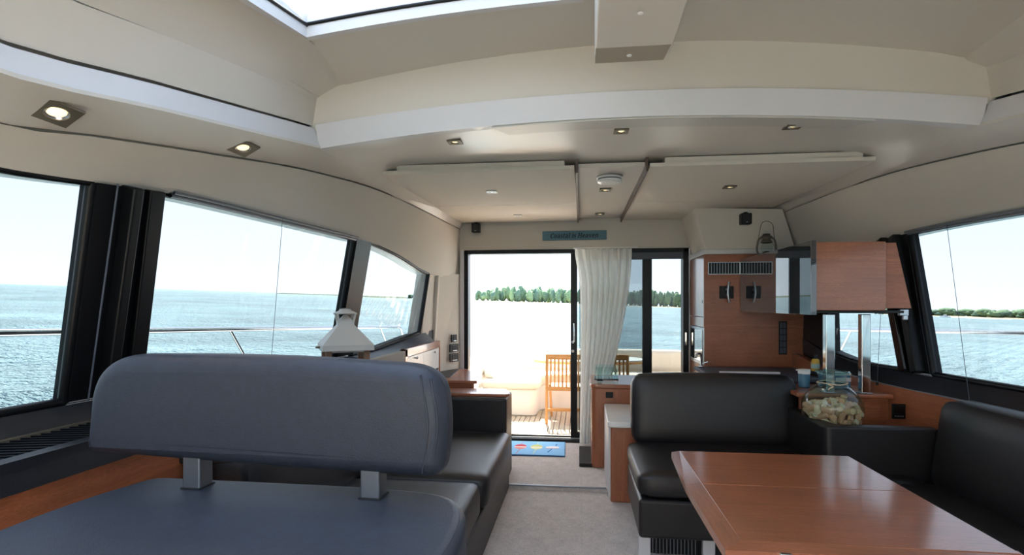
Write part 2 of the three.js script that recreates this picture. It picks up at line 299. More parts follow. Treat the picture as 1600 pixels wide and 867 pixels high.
{ // ends of the window bands, beyond the last window and ahead of the first
  const fill = (s, b0, t0, b1, t1, mat, parent, name) => { const A = [], B = []; for (let k = 0; k <= 6; k++) { A.push(s.sill(b0).lerp(s.top(t0), k / 6)); B.push(s.sill(b1).lerp(s.top(t1), k / 6)); } part(name, ribbon(A, B, V(s.sgn * 0.1, 0, 0)), mat, parent); };
  fill(L_, 0.9, 0.9, FWD + 0.05, FWD + 0.05, M.black, wallL, 'window_pillar');
  fill(R_, 0.9, 0.9, FWD + 0.05, FWD + 0.05, M.black, wallR, 'window_pillar');
  fill(R_, -4.44, -4.62, -4.98, -4.98, M.black, wallR, 'window_pillar');
  fill(R_, -4.98, -4.98, -5.6, -5.6, M.black, wallR, 'window_pillar');
  // port: two beige panels with a slanting ridge between the last window and the stern wall
  part('corner_panel', slab([V(-1.44, 0.7, -4.88), V(-1.44, 1.13, -4.88), V(-1.372, 1.69, -4.94), V(-1.345, 1.69, -5.2), V(-1.385, 0.7, -5.2)], V(-0.1, 0, 0)), M.fabric, wallL);
  part('corner_panel', slab([V(-1.375, 0.7, -5.19), V(-1.345, 1.7, -5.19), V(-1.19, 1.7, -5.56), V(-1.19, 0.7, -5.56)], V(-0.1, 0, -0.05)), M.fabric, wallL);
  part('door_trim', box3(-1.2, -1.16, 0.06, 1.945, -5.585, -5.53, 0.006), M.gel, wallL);
  part('corner_ridge', bar(V(-1.375, 1.04, -5.17), V(-1.335, 1.685, -5.17), 0.035, 0.05), M.fabric, wallL);
  // roller-blind column down the wide port pillar and beside the starboard one
  const a0 = L_.sill(-2.02), a1 = L_.top(-1.94);
  part('blind_housing', [bar(a0.clone().add(V(0.03, 0, 0)), a1.clone().add(V(0.03, 0, 0)), 0.07, 0.05), bar(L_.sill(-2.16).add(V(0.02, 0, 0)), L_.top(-2.06).add(V(0.02, 0, 0)), 0.04, 0.08)], M.black, wallL);
  part('blind_cord', rod(L_.sill(-1.93).add(V(0.05, 0, 0)), L_.top(-1.85).add(V(0.05, 0, 0)), 0.0035), M.padGrey, wallL);
  part('blind_housing', bar(R_.sill(-3.58).add(V(-0.03, 0, 0)), R_.top(-3.84).add(V(-0.03, 0, 0)), 0.06, 0.07), M.black, wallR);
  part('blind_housing', bar(R_.sill(-3.68).add(V(-0.03, 0, 0)), R_.top(-3.95).add(V(-0.03, 0, 0)), 0.05, 0.08), M.blackGloss, wallR);
  // slim blind rails under the headliner
  const zr = zs(-2.15, -3.6, 10);
  part('blind_rail', [tube(zr.map((z) => L_.top(z).add(V(0.012, -0.004, 0))), 0.012, 24, 6), tube(zr.map((z) => L_.top(z).add(V(0.03, 0.006, 0))), 0.008, 24, 6)], M.alu, wallL);
  const zq = zs(0.5, -3.75, 16);
  part('blind_rail', [tube(zq.map((z) => R_.top(z).add(V(-0.012, -0.004, 0))), 0.008, 32, 6), tube(zq.map((z) => R_.top(z).add(V(-0.03, 0.008, 0))), 0.008, 32, 6)], M.alu, wallR);
  // starboard: padded dark cove and wooden side board below the windows
  const zw = zs(FWD, -4.93, 30);
  part('padded_cove', ribbon(zw.map((z) => R_.sill(z).add(V(-0.005, -0.012, 0))), zw.map((z) => { const p = R_.sill(z); return V(p.x - 0.07 * (1 - THREE.MathUtils.smoothstep(-z, 4.2, 4.8)), boardTop(z), z); }), V(0.1, 0, 0)), M.pad, trimR);
  part('side_board', ribbon(zw.map((z) => { const p = R_.sill(z); return V(p.x - 0.085, boardTop(z) + 0.005, z); }), zw.map((z) => { const p = R_.sill(z); return V(p.x - 0.085, 0.02, z); }), V(0.05, 0, 0)), M.woodDeep, trimR, 'z');
  part('board_edge', tube(zs(FWD, -4.9, 12).map((z) => { const p = R_.sill(z); return V(p.x - 0.08, boardTop(z) + 0.008, z); }), 0.005, 40, 6), M.alu, trimR);
  // port: dark trim, wooden wall foot
  const zp = zs(FWD, -4.2, 26);
  part('padded_cove', ribbon(zp.map((z) => L_.sill(z).add(V(0.005, -0.012, 0))), zp.map((z) => { const p = L_.sill(z); return V(p.x + 0.05, 0.94, z); }), V(-0.06, 0, 0)), M.pad, trimL);
  part('side_board', ribbon(zp.map((z) => V(L_.sill(z).x + 0.33, 0.86, z)), zp.map((z) => V(L_.sill(z).x + 0.33, 0.02, z)), V(-0.05, 0, 0)), M.woodDeep, trimL, 'z');
  // port aft: grey sill cushion under the last window
  const zc = zs(-3.9, -4.95, 10);
  part('padded_cove', ribbon(zc.map((z) => L_.sill(z).add(V(0.005, -0.01, 0))), zc.map((z) => { const p = L_.sill(z); return V(Math.max(p.x + 0.09, -1.42 + 0.02), lerp(1.0, 1.06, (z + 3.9) / -1.05), z); }), V(-0.12, -0.02, 0)), M.padGrey, trimL);
}

// ceiling
const ceiling = struct('ceiling', 'pale saloon ceiling with a raised middle section and a curved drop edge');
{
  const zf = zs(FWD, LIPZ, 30);
  for (const s of [L_, R_]) {
    part('soffit', ribbon(zf.map(s.lip), zf.map(s.crease), V(0, 0.012, 0)), M.liner, ceiling);
    part('drop_edge', ribbon(zf.map((z) => s.lip(z).add(V(s.sgn * 0.02, lerp(0.1, 0.082, THREE.MathUtils.clamp((z + 2.6) / 1.4, 0, 1)), 0))), zf.map(s.lip), V(s.sgn * 0.05, 0.0, 0)), M.gel, ceiling);
    part('recess_back', ribbon(zf.map((z) => s.lip(z).add(V(s.sgn * 0.13, 0.17, 0))), zf.map((z) => s.lip(z).add(V(s.sgn * 0.13, 0.02, 0))), V(s.sgn * 0.02, 0, 0)), M.fabric, ceiling);
    part('recess_floor', ribbon(zf.map((z) => s.lip(z).add(V(s.sgn * 0.02, 0.03, 0))), zf.map((z) => s.lip(z).add(V(s.sgn * 0.14, 0.03, 0))), V(0, -0.006, 0)), M.fabric, ceiling);
    part('seam_back', ribbon(zs(FWD, AFT - 0.02, 40).map((z) => s.crease(z).add(V(s.sgn * 0.045, 0.03, 0))), zs(FWD, AFT - 0.02, 40).map((z) => s.crease(z).add(V(s.sgn * 0.045, -0.03, 0))), V(s.sgn * 0.02, 0, 0)), M.fabric, ceiling);
    const edge = (z) => { const p = s.lip(z); const [e, y] = recessEdge(z); return V(CX + s.sgn * e, Math.max(y, p.y + 0.14), z); };
    part('recess_side', ribbon(zf.map(edge), zf.map((z) => s.lip(z).add(V(s.sgn * 0.032, lerp(0.114, 0.097, THREE.MathUtils.clamp((z + 2.6) / 1.4, 0, 1)), 0))), V(s.sgn * 0.08, 0.03, 0)), M.fabric, ceiling);
  }
  // arched edge and the wall of the recess above it
  const xa = zs(-1.33, 1.79, 30), lipB = (x) => V(x, archY(x), LIPZ), lipT = (x) => V(x, archY(x) + 0.112, LIPZ + 0.035);
  part('drop_edge', ribbon(xa.map(lipB), xa.map(lipT), V(0, 0, -0.05)), M.gel, ceiling);
  part('recess_end', ribbon(zs(-1.37, 1.83, 30).map((x) => V(x, archY(x) + 0.09, LIPZ + 0.02)), zs(-1.37, 1.83, 30).map((x) => V(x, recessY(x, -2.68) + 0.03, LIPZ + 0.035)), V(0, 0, -0.06)), M.fabric, ceiling);
  // recess ceiling: strips around the sunroof opening (x -1.17..0.0, z -2.28..0.6)
  const SX0 = -1.17, SX1 = 0.02, SZ0 = -2.28, SZ1 = 0.6, xs0 = zs(-1.46, SX0, 10), xs1 = zs(SX0, SX1, 12), xs2 = zs(SX1, 1.92, 20);
  const sheet = (xs, z0, z1, name) => { const parts = [], zr = zs(z0, z1, 12), fit = (x, z) => { const e = x < SX0 ? [SX0, -1.46, CX - recessEdge(z)[0]] : x > SX1 ? [SX1, 1.92, CX + recessEdge(z)[0]] : null; return e ? lerp(e[0], e[2], (x - e[0]) / (e[1] - e[0])) : x; }; for (let i = 0; i < zr.length - 1; i++) parts.push(ribbon(xs.map((q) => { const x = fit(q, zr[i]); return V(x, recessY(x, zr[i]), zr[i]); }), xs.map((q) => { const x = fit(q, zr[i + 1]); return V(x, recessY(x, zr[i + 1]), zr[i + 1]); }), V(0, 0.03, 0), false)); const g = crease(mergeGeometries(parts.map((p) => { p = prep(p); return p; })), 0.6); part(name, g, M.fabric, ceiling); };
  sheet(xs0, LIPZ, FWD, 'recess_panel'); sheet(xs2, LIPZ, FWD, 'recess_panel'); sheet(xs1, LIPZ, SZ0, 'recess_panel'); sheet(xs1, SZ1, FWD, 'recess_panel');
  // beam housing hanging along the recess
  const bm = (z0, z1, y0, y1) => slab([V(0.055, y1, z0), V(0.35, y1, z0), V(0.35, y1, z1), V(0.055, y1, z1)], V(0, y0 - y1, 0));
  const side = new THREE.Shape(); side.moveTo(0, -0.03); side.lineTo(0, 0.3); side.lineTo(-1.6, 0.3); side.lineTo(-1.6, 0.03); side.lineTo(-0.09, -0.035); side.closePath();
  const bg = extrude(side, 0.285, 0.006, 2); bg.rotateY(Math.PI / 2); bg.translate(0.06, 2.395, -2.2);
  const beam = part('beam_housing', bg, M.liner, ceiling);
  part('end_trim', slab([V(0.062, 2.359, -2.115), V(0.338, 2.359, -2.115), V(0.322, 2.343, -2.205), V(0.062, 2.343, -2.205)], V(0, 0.02, 0)), M.vinyl, beam);
  part('screw_cap', [lathe([[0, -0.004], [0.009, -0.003], [0.011, 0]], 14).translate(0.19, 2.35, -2.165)], M.white, beam);
  part('screw_cap', [lathe([[0, -0.004], [0.009, -0.003], [0.011, 0]], 14).translate(0.2, 2.352, -1.86)], M.white, beam);
  // sunroof coaming and pane
  const win = struct('window', 'glazed sunroof in the raised ceiling'); win.name = 'window_' + (++winCount);
  const cor = [[SX0, SZ0], [SX1, SZ0], [SX1, SZ1], [SX0, SZ1]], rim = [];
  const edgePts = (i, up) => { const [x0, z0] = cor[i], [x1, z1] = cor[(i + 1) % 4]; return zs(0, 1, 8).map((t) => { const x = lerp(x0, x1, t), z = lerp(z0, z1, t); return V(x, recessY(x, z) + up, z); }); };
  for (let i = 0; i < 4; i++) { const n = [V(0, 0, -0.03), V(0.03, 0, 0), V(0, 0, 0.03), V(-0.03, 0, 0)][i]; part('sunroof_frame', ribbon(edgePts(i, -0.012).map((p) => p.addScaledVector(n, -0.2)), edgePts(i, 0.09).map((p) => p.addScaledVector(n, -0.2)), n), M.gel, win); rim.push(tube(edgePts(i, 0.042).map((p) => p.addScaledVector(n, -0.25)), 0.008, 16, 6)); part('sunroof_frame', ribbon(edgePts(i, 0.07).map((p) => p.addScaledVector(n, 0.4)), edgePts(i, 0.088).map((p) => p.addScaledVector(n, 0.4)), n.clone().multiplyScalar(8)), M.gelOut, win); }
  part('sunroof_seal', rim, M.black, win);
  part('pane', box3(SX0, SX1, 0, 0.001, SZ0, SZ1, 0.0001), M.clear, win); win.children.at(-1).geometry = prep(openSheet(edgePts(0, 0.05), [...edgePts(2, 0.05)].reverse()));
  // aft ceiling behind the arch
  const zA = zs(LIPZ, -3.35, 6), cl = []; const xc = zs(-1.36, 1.82, 28), aftY = (x, z) => lerp(archY(x), 2.285, THREE.MathUtils.smoothstep(-z, 2.75, 3.3) * (1 - THREE.MathUtils.smoothstep(Math.abs(x - CX), 1.3, 1.58)) );
  const zB = [...zA, -4, -4.8, AFT - 0.03];
  for (let i = 0; i < zB.length - 1; i++) cl.push(ribbon(xc.map((x) => V(x, aftY(x, zB[i]), zB[i])), xc.map((x) => V(x, aftY(x, zB[i + 1]), zB[i + 1])), V(0, 0.08, 0), false));
  part('aft_panel', crease(mergeGeometries(cl.map((g) => prep(g))), 0.6), M.liner, ceiling);
  const zS = zs(LIPZ, AFT - 0.03, 16);
  for (const s of [L_, R_]) part('soffit', ribbon(zS.map((z) => { const f = THREE.MathUtils.smoothstep(-z, 2.725, 3.6); return V(CX + s.sgn * lerp(1.55, lerp(1.5, 1.39, THREE.MathUtils.smoothstep(-z, 4.2, 5.6)), f), lerp(2.2, 2.235, f), z); }), zS.map((z) => s.crease(z)), V(0, 0.1, 0)), M.liner, ceiling);
  // long flush service panel and its two slanted ends
  const xp = zs(-0.43, 1.35, 16);
  part('service_panel', ribbon(xp.map((x) => V(x, archY(x) - 0.008, -2.735)), xp.map((x, i) => V(lerp(-0.36, 1.28, i / 16), aftY(x, -2.9) - 0.008, -2.86)), V(0, 0.01, 0)), M.panelGrey, ceiling);
  for (const [x, z] of [[-0.3, -2.79], [0.1, -2.76], [0.1, -2.83], [0.62, -2.75], [0.62, -2.83], [1.2, -2.79]]) part('screw_cap', lathe([[0, -0.003], [0.004, -0.003], [0.005, 0]], 10).translate(x, aftY(x, z) - 0.008, z), M.gel, ceiling);
  // two hung panels with a slim second board above each front edge, and the channel between
  const hang = (x0, x1, x0b, x1b, seam) => {
    const y = 2.22, t = V(0, 0.022, 0), zF = -3.4, zR = AFT + 0.04, at = (f) => [lerp(x0, x0b, f), lerp(x1, x1b, f), lerp(zF, zR, f)];
    const [a, b, c] = at(seam - 0.0015), [d, e, f] = at(seam + 0.0015);
    part('hung_panel', slab([V(x0, y, zF), V(x1, y, zF), V(b, y, c), V(a, y, c)], t), M.fabric, ceiling);
    part('hung_panel', slab([V(d, y, f), V(e, y, f), V(x1b, y, zR), V(x0b, y, zR)], t), M.fabric, ceiling);
    part('panel_back', slab([V(x0 + 0.09, y + 0.022, zF - 0.02), V(x1 - 0.06, y + 0.022, zF - 0.02), V(x1b - 0.03, y + 0.022, zR), V(x0b + 0.03, y + 0.022, zR)], V(0, 0.036, 0)), M.fabric, ceiling);
  };
  hang(-1.24, -0.03, -1.17, -0.0, 0.55); hang(0.42, 1.68, 0.42, 1.62, 0.55);
  part('channel_trim', [box3(-0.022, -0.006, 2.2, 2.285, AFT + 0.04, -3.42, 0.002), box3(0.398, 0.412, 2.2, 2.285, AFT + 0.04, -3.42, 0.002)], M.trimBrown, ceiling);
  part('channel_panel', box3(-0.008, 0.4, 2.245, 2.27, AFT + 0.03, -3.48, 0.002), M.liner, ceiling);
}
// outer roof that keeps the sky out, running on over the cockpit
const roof = struct('roof', 'white outer roof of the boat reaching over the cockpit');
{
  const xs = zs(-2.35, 2.82, 16), strip = (X, z0, z1) => { const g = [], zr = zs(z0, z1, Math.max(2, Math.ceil(Math.abs(z0 - z1) / 0.4))); for (let i = 0; i < zr.length - 1; i++) g.push(ribbon(X.map((x) => V(x, roofY(x, zr[i]), zr[i])), X.map((x) => V(x, roofY(x, zr[i + 1]), zr[i + 1])), V(0, 0.05, 0), false)); return g; };
  part('roof_panel', [...strip(xs, AFT - 1.98, -2.46), ...strip(xs, 0.76, FWD + 0.2), ...strip(zs(-2.35, -1.33, 5), -2.46, 0.76), ...strip(zs(0.18, 2.82, 8), -2.46, 0.76)], M.gelOut, roof);
}

// stern wall: header, galley soffit box, frame of the sliding door
const wallB = struct('wall_back', 'stern wall with beige header over the sliding door');
part('header', slab([V(-1.3, 1.945, AFT), V(1.8, 1.945, AFT), V(1.8, 2.32, AFT), V(-1.3, 2.32, AFT)], V(0, 0, -0.06)), M.fabric, wallB);
part('header_chamfer', slab([V(-1.22, 2.15, AFT + 0.002), V(-1.16, 2.24, AFT + 0.002), V(-1.16, 1.95, AFT + 0.002), V(-1.21, 1.95, AFT + 0.002)], V(0, 0, -0.02)), M.fabric, wallB);
part('outer_panel', [box3(-2.3, 2.75, 1.99, 2.76, AFT - 0.14, AFT - 0.06), box3(-1.42, -1.18, -0.2, 2.0, AFT - 0.14, AFT - 0.05), box3(1.07, 2.0, -0.2, 2.0, AFT - 0.14, AFT - 0.05)], M.gelOut, wallB);
{
  const trimG = struct('trim_3', 'pale box under the ceiling above the galley bulkhead');
  part('galley_soffit', slab([V(0.985, 2.225, -4.93), V(1.70, 2.2, -4.93), V(1.80, 1.87, -4.93), V(1.075, 1.87, -4.93)], V(0, 0, -0.6)), M.fabric, trimG);
  part('soffit_trim', box3(1.05, 1.8, 1.825, 1.868, AFT, -4.915, 0.008), M.gel, trimG);
}
const door = struct('door_1', 'black framed sliding glass door to the cockpit, standing open');
{
  const z = AFT - 0.02, H = 1.94;
  part('door_frame', [box3(-1.16, -1.118, 0.0, H, z - 0.09, z + 0.04), box3(1.0, 1.055, 0.0, H, z - 0.09, z + 0.04), box3(-1.16, 1.055, 1.905, H + 0.005, z - 0.09, z + 0.04)], M.black, door);
  part('door_frame', box3(0.5, 1.05, 1.84, 1.91, z - 0.02, z + 0.03), M.padGrey, door);
  part('threshold', [box3(-1.16, 1.055, -0.02, 0.06, z - 0.1, z + 0.06, 0.01), box3(-1.16, 1.055, 0.04, 0.075, z - 0.06, z - 0.045)], M.dark, door);
  part('track_rail', [box3(-1.12, 1.0, 0.06, 0.066, z + 0.0, z + 0.012)], M.steel, door);
  const leaf = part('door_stile', box3(-0.085, -0.02, 0.05, 1.91, z - 0.05, z - 0.01), M.black, door);
  part('lock_knob', lathe([[0, 0.014], [0.014, 0.012], [0.016, 0]], 18).rotateX(Math.PI / 2).translate(-0.062, 1.02, z - 0.01), M.chrome, leaf);
  part('lock_knob', lathe([[0, 0.014], [0.014, 0.012], [0.016, 0]], 18).rotateX(Math.PI / 2).translate(-0.062, 0.93, z - 0.01), M.chrome, leaf);
  part('pull_handle', tube([V(-0.05, 1.02, z - 0.01), V(-0.05, 1.03, z + 0.03), V(-0.05, 1.2, z + 0.03), V(-0.05, 1.21, z - 0.01)], 0.008), M.chrome, leaf);
  part('door_stile', box3(0.62, 0.71, 0.05, 1.91, z - 0.05, z - 0.01), M.black, door);
  part('door_rail', [box3(-0.03, 0.63, 0.05, 0.12, z - 0.05, z - 0.01), box3(-0.03, 0.63, 1.84, 1.91, z - 0.05, z - 0.01)], M.black, door);
  part('pane', box3(0, 1, 0, 1, 0, 0.1), M.tintDoor, door); door.children.at(-1).geometry = prep(new THREE.PlaneGeometry(0.64, 1.74).translate(0.3, 0.98, z - 0.03));
  part('pane', box3(0, 1, 0, 1, 0, 0.1), M.tint, door); door.children.at(-1).geometry = prep(new THREE.PlaneGeometry(1.0, 1.8).translate(0.5, 0.97, z - 0.075));
  const jamb = part('latch_plate', box3(1.012, 1.035, 1.0, 1.13, z + 0.036, z + 0.05, 0.008), M.chrome, door);
}
// front wall with the windscreen, behind the camera
const wallF = struct('wall_front', 'front wall below the windscreen');
part('front_panel', [box3(-2.3, 2.7, -0.2, 0.98, FWD, FWD + 0.1), box3(-2.3, 2.7, 1.86, 2.75, FWD, FWD + 0.1), box3(-2.3, -1.75, 0.98, 1.86, FWD, FWD + 0.1), box3(2.2, 2.7, 0.98, 1.86, FWD, FWD + 0.1), box3(0.19, 0.27, 0.98, 1.86, FWD, FWD + 0.1)], M.fabric, wallF);
{ const g = struct('window', 'windscreen across the front of the saloon'); g.name = 'window_' + (++winCount); for (const x of [-0.78, 1.235]) { part('pane', box3(0, 1, 0, 1, 0, 1), M.clear, g); g.children.at(-1).geometry = prep(new THREE.PlaneGeometry(1.93, 0.88).translate(x, 1.42, FWD + 0.05)); } }

// ---------------------------------------------------------------- ceiling fittings
function downlight(at, size, label, opt = {}) {
  const t = thing('downlight', label, 'ceiling light', at, opt.turn ?? 0, opt.group);
  if (opt.tilt) t.rotation.z = opt.tilt;
  if (opt.pitch) t.rotation.x = opt.pitch;
  const s = size / 2, ring = new THREE.Shape(); ring.moveTo(-s, -s); ring.lineTo(s, -s); ring.lineTo(s, s); ring.lineTo(-s, s); ring.closePath();
  const hole = new THREE.Path(); hole.absarc(0, 0, s * 0.62, 0, Math.PI * 2, true); ring.holes.push(hole);
  part('light_frame', extrude(ring, 0.009, 0.002, 2, 18).rotateX(Math.PI / 2).translate(0, 0, 0), opt.frame ?? M.bronze, t);
  part('reflector_ring', lathe([[s * 0.62, -0.006], [s * 0.5, -0.001], [s * 0.46, 0.001]], 28), M.steel, t);
  part('lens', lathe([[0, -0.006], [s * 0.3, -0.005], [s * 0.5, -0.001]], 24), opt.lens ?? M.lens, t);
  if (opt.power !== 0) { const l = new THREE.SpotLight(0xffdfb0, opt.power ?? 0.1, 4, 1.0, 0.8, 2); l.position.set(0, -0.03, 0); l.target.position.set(0, -1, 0); l.castShadow = true; l.shadow.radius = 2; t.add(l, l.target); }
  return t;
}
const y0 = (x, z) => { const d = Math.abs(x - CX); return archY(x) + (2.285 - archY(x)) * THREE.MathUtils.smoothstep(-z, 2.75, 3.3) * (1 - THREE.MathUtils.smoothstep(d, 1.3, 1.58)); };
const sof = (z, f) => { const p = L_.lip(z).lerp(L_.crease(z), f); return [p.x + 0.001, p.y - 0.004, p.z]; };
downlight(sof(-1.462, 0.47), 0.1, 'square bronze downlight over the forward port window, glowing warm', { tilt: 0.3, pitch: -0.13, turn: -0.3 });
downlight(sof(-2.29, 0.55), 0.1, 'square bronze downlight over the long port window', { tilt: 0.3, pitch: -0.13, turn: -0.3 });
downlight([-0.66, y0(-0.66, -2.92) - 0.001, -2.92], 0.075, 'small square downlight nearest the port end of the arched ceiling edge');
downlight([0.215, y0(0.2, -2.92) - 0.001, -2.92], 0.075, 'small square downlight in the middle of the arched ceiling edge');
downlight([1.04, y0(1.04, -2.87) - 0.001, -2.87], 0.08, 'small square downlight nearest the starboard end of the arched ceiling edge');
downlight([0.19, 2.243, -4.15], 0.085, 'small square downlight in the ceiling channel just behind the smoke detector', { power: 0.05 });
downlight([0.19, 2.243, -5.25], 0.085, 'small square downlight in the ceiling channel closest to the stern wall', { power: 0.05 });
downlight([-0.63, 2.218, -4.0], 0.075, 'white square light in the port hung ceiling panel', { frame: M.white, lens: M.lensWhite, power: 0.05 });
downlight([-0.56, 2.218, -5.1], 0.075, 'unlit looking round-lensed light near the stern edge of the port hung panel', { frame: M.white, power: 0, lens: M.gel });
downlight([1.04, 2.218, -4.03], 0.08, 'small square downlight in the starboard hung ceiling panel', { power: 0.05 });
{
  const t = thing('smoke_detector', 'round white smoke detector in the ceiling channel', 'smoke detector', [0.2, 2.245, -3.74]);
  part('base', lathe([[0, 0], [0.085, 0], [0.085, -0.018], [0.0, -0.018]], 36), M.white, t);
  part('vent_ring', lathe([[0.078, -0.018], [0.078, -0.026], [0.07, -0.026]], 36), M.padGrey, t);
  part('cover', lathe([[0.082, -0.026], [0.078, -0.042], [0.05, -0.05], [0, -0.05]], 36), M.white, t);
}
function speaker(at, turn, label) {
  const t = thing('speaker', label, 'speaker', at, turn);
  part('housing', rbox(0.085, 0.092, 0.08, 0, 0, 0.04, 0.008), M.black, t);
  part('grille', rbox(0.07, 0.076, 0.006, 0, 0, 0.081, 0.003), M.dark, t);
  part('badge', rbox(0.016, 0.005, 0.002, 0, -0.03, 0.085, 0.0008), M.steel, t);
  part('bracket', [rbox(0.03, 0.012, 0.06, 0, 0.052, 0.025, 0.003)], M.black, t);
}
speaker([-1.03, 2.165, AFT + 0.005], 0, 'small black speaker on the header at the port end of the stern wall');
speaker([1.39, 2.115, -4.928], 0, 'small black speaker on the pale box above the galley bulkhead');
{ // wooden sign
  const cv = document.createElement('canvas'); cv.width = 1024; cv.height = 160; const c = cv.getContext('2d');
  c.fillStyle = '#5a7f90'; c.fillRect(0, 0, 1024, 160);
  for (let i = 0; i < 900; i++) { c.fillStyle = ['rgba(40,70,84,.18)', 'rgba(140,170,178,.15)', 'rgba(60,60,52,.14)'][i % 3]; c.fillRect(rr(-100, 1024), rr(0, 160), rr(30, 220), rr(0.6, 2.2)); }
  c.fillStyle = '#14181c'; c.font = 'italic bold 118px serif'; c.textAlign = 'center'; c.textBaseline = 'middle'; c.fillText('Coastal is Heaven', 506, 82, 780);
  const tx = new THREE.CanvasTexture(cv); tx.colorSpace = THREE.SRGBColorSpace; tx.magFilter = THREE.LinearFilter;
  const t = thing('sign', 'weathered blue wooden sign reading Coastal is Heaven', 'sign', [-0.048, 2.081, AFT + 0.002]); t.rotation.z = 0.004;
  part('board', rbox(0.632, 0.092, 0.018, 0, 0, 0.009, 0.003), S({ color: 0x4d6f7e, roughness: 0.8 }), t);
  const pl = new THREE.Mesh(new THREE.PlaneGeometry(0.628, 0.088).translate(0, 0, 0.0186), S({ map: tx, roughness: 0.8 })); pl.name = numbered('lettering'); t.add(pl);
}

// ---------------------------------------------------------------- curtain
{
  const t = thing('curtain', 'cream gathered curtain hanging beside the open sliding door', 'curtain', [0, 0, 0]);
  const pos = [], uv = [], idx = [], NU = 150, NV = 40;
  for (let j = 0; j <= NV; j++) for (let i = 0; i <= NU; i++) {
    const s = i / NU, v = j / NV, y = lerp(1.935, 0.04, v);
    const left = lerp(-0.045, 0.0, THREE.MathUtils.smoothstep(v, 0, 0.2)) + 0.012 * Math.sin(v * 3);
    const right = v < 0.7 ? lerp(0.5, 0.27, Math.pow(v / 0.7, 1.7)) : lerp(0.27, 0.2, (v - 0.7) / 0.3);
    const s2 = s + 0.02 * Math.sin(7 * s + 2) , amp = lerp(0.014, 0.042, Math.min(1, v * 4)) * (1 - 0.55 * v);
    const f = Math.sin(2 * Math.PI * (9 * s2 + 0.12 * Math.sin(3 * v + 4 * s))) + 0.3 * Math.sin(2 * Math.PI * (14 * s2 + 0.3 * v)) * (1 - 0.4 * v);
    pos.push(lerp(left, right, s) + 0.004 * Math.cos(2 * Math.PI * 9 * s2), y, -5.455 + amp * f); uv.push(s * 1.4, y);
    if (i < NU && j < NV) { const a = j * (NU + 1) + i; idx.push(a, a + NU + 1, a + 1, a + 1, a + NU + 1, a + NU + 2); }
  }
  const g = new THREE.BufferGeometry(); g.setAttribute('position', new THREE.Float32BufferAttribute(pos, 3)); g.setAttribute('uv', new THREE.Float32BufferAttribute(uv, 2)); g.setIndex(idx); g.computeVertexNormals();
  const m = new THREE.Mesh(g, M.curtain); m.name = numbered('cloth'); t.add(m);
  part('curtain_rail', box3(-0.06, 0.56, 1.938, 1.95, -5.475, -5.435, 0.003), M.white, t);
}
// ---------------------------------------------------------------- door mat
{
  const cv = document.createElement('canvas'); cv.width = 1024; cv.height = 640; const c = cv.getContext('2d');
  c.fillStyle = '#8fc9f6'; c.fillRect(0, 0, 1024, 640);
  for (let i = 0; i < 400; i++) { c.strokeStyle = i % 2 ? 'rgba(150,205,245,.25)' : 'rgba(70,140,210,.2)'; c.lineWidth = rr(2, 7); const x = rr(0, 1024), y = rr(0, 640); c.beginPath(); c.moveTo(x, y); c.quadraticCurveTo(x + 40, y - 14, x + rr(60, 130), y + rr(-8, 8)); c.stroke(); }
  const ball = (x, top, bot, line) => { c.strokeStyle = line; c.lineWidth = 9; c.beginPath(); c.moveTo(x + 14, 60); c.lineTo(x, 150); c.moveTo(x, 400); c.lineTo(x - 30, 610); c.stroke(); c.fillStyle = bot; c.beginPath(); c.ellipse(x, 280, 84, 120, 0, 0, 7); c.fill(); c.fillStyle = top; c.beginPath(); c.ellipse(x, 270, 82, 110, 0, Math.PI, 0); c.fill(); c.fillStyle = '#f2efe2'; c.fillRect(x - 82, 275, 164, 40); };
  ball(420, '#d8556b', '#e98d92', '#d8606e'); ball(640, '#cfd68a', '#e0dfa6', '#dfe0a8');
  c.fillStyle = '#3f7fc0'; c.beginPath(); c.ellipse(180, 210, 90, 40, 0, 0, 7); c.fill(); c.fillStyle = '#ecebe2'; c.fillRect(90, 260, 170, 80);
  c.fillStyle = '#eceef4'; c.beginPath(); c.ellipse(860, 280, 96, 62, -0.1, 0, 7); c.fill(); c.fillStyle = '#c77f8e'; c.fillRect(770, 325, 170, 22); c.strokeStyle = '#3a6fc0'; c.lineWidth = 18; c.beginPath(); c.moveTo(850, 360); c.lineTo(800, 520); c.moveTo(900, 200); c.lineTo(915, 110); c.stroke();
  const tx = new THREE.CanvasTexture(cv); tx.colorSpace = THREE.SRGBColorSpace; tx.magFilter = THREE.LinearFilter;
  const t = thing('door_mat', 'light blue door mat printed with fishing floats', 'door mat', [-0.49, 0.031, -5.245], 0.02);
  part('mat_base', rbox(0.72, 0.012, 0.5, 0, 0.006, 0, 0.004), S({ color: 0x3a6ea5, roughness: 0.95 }), t);
  const m = new THREE.Mesh(new THREE.PlaneGeometry(0.71, 0.49).rotateX(-Math.PI / 2).translate(0, 0.0126, 0), S({ map: tx, roughness: 0.95 })); m.name = numbered('printed_top'); t.add(m);
}

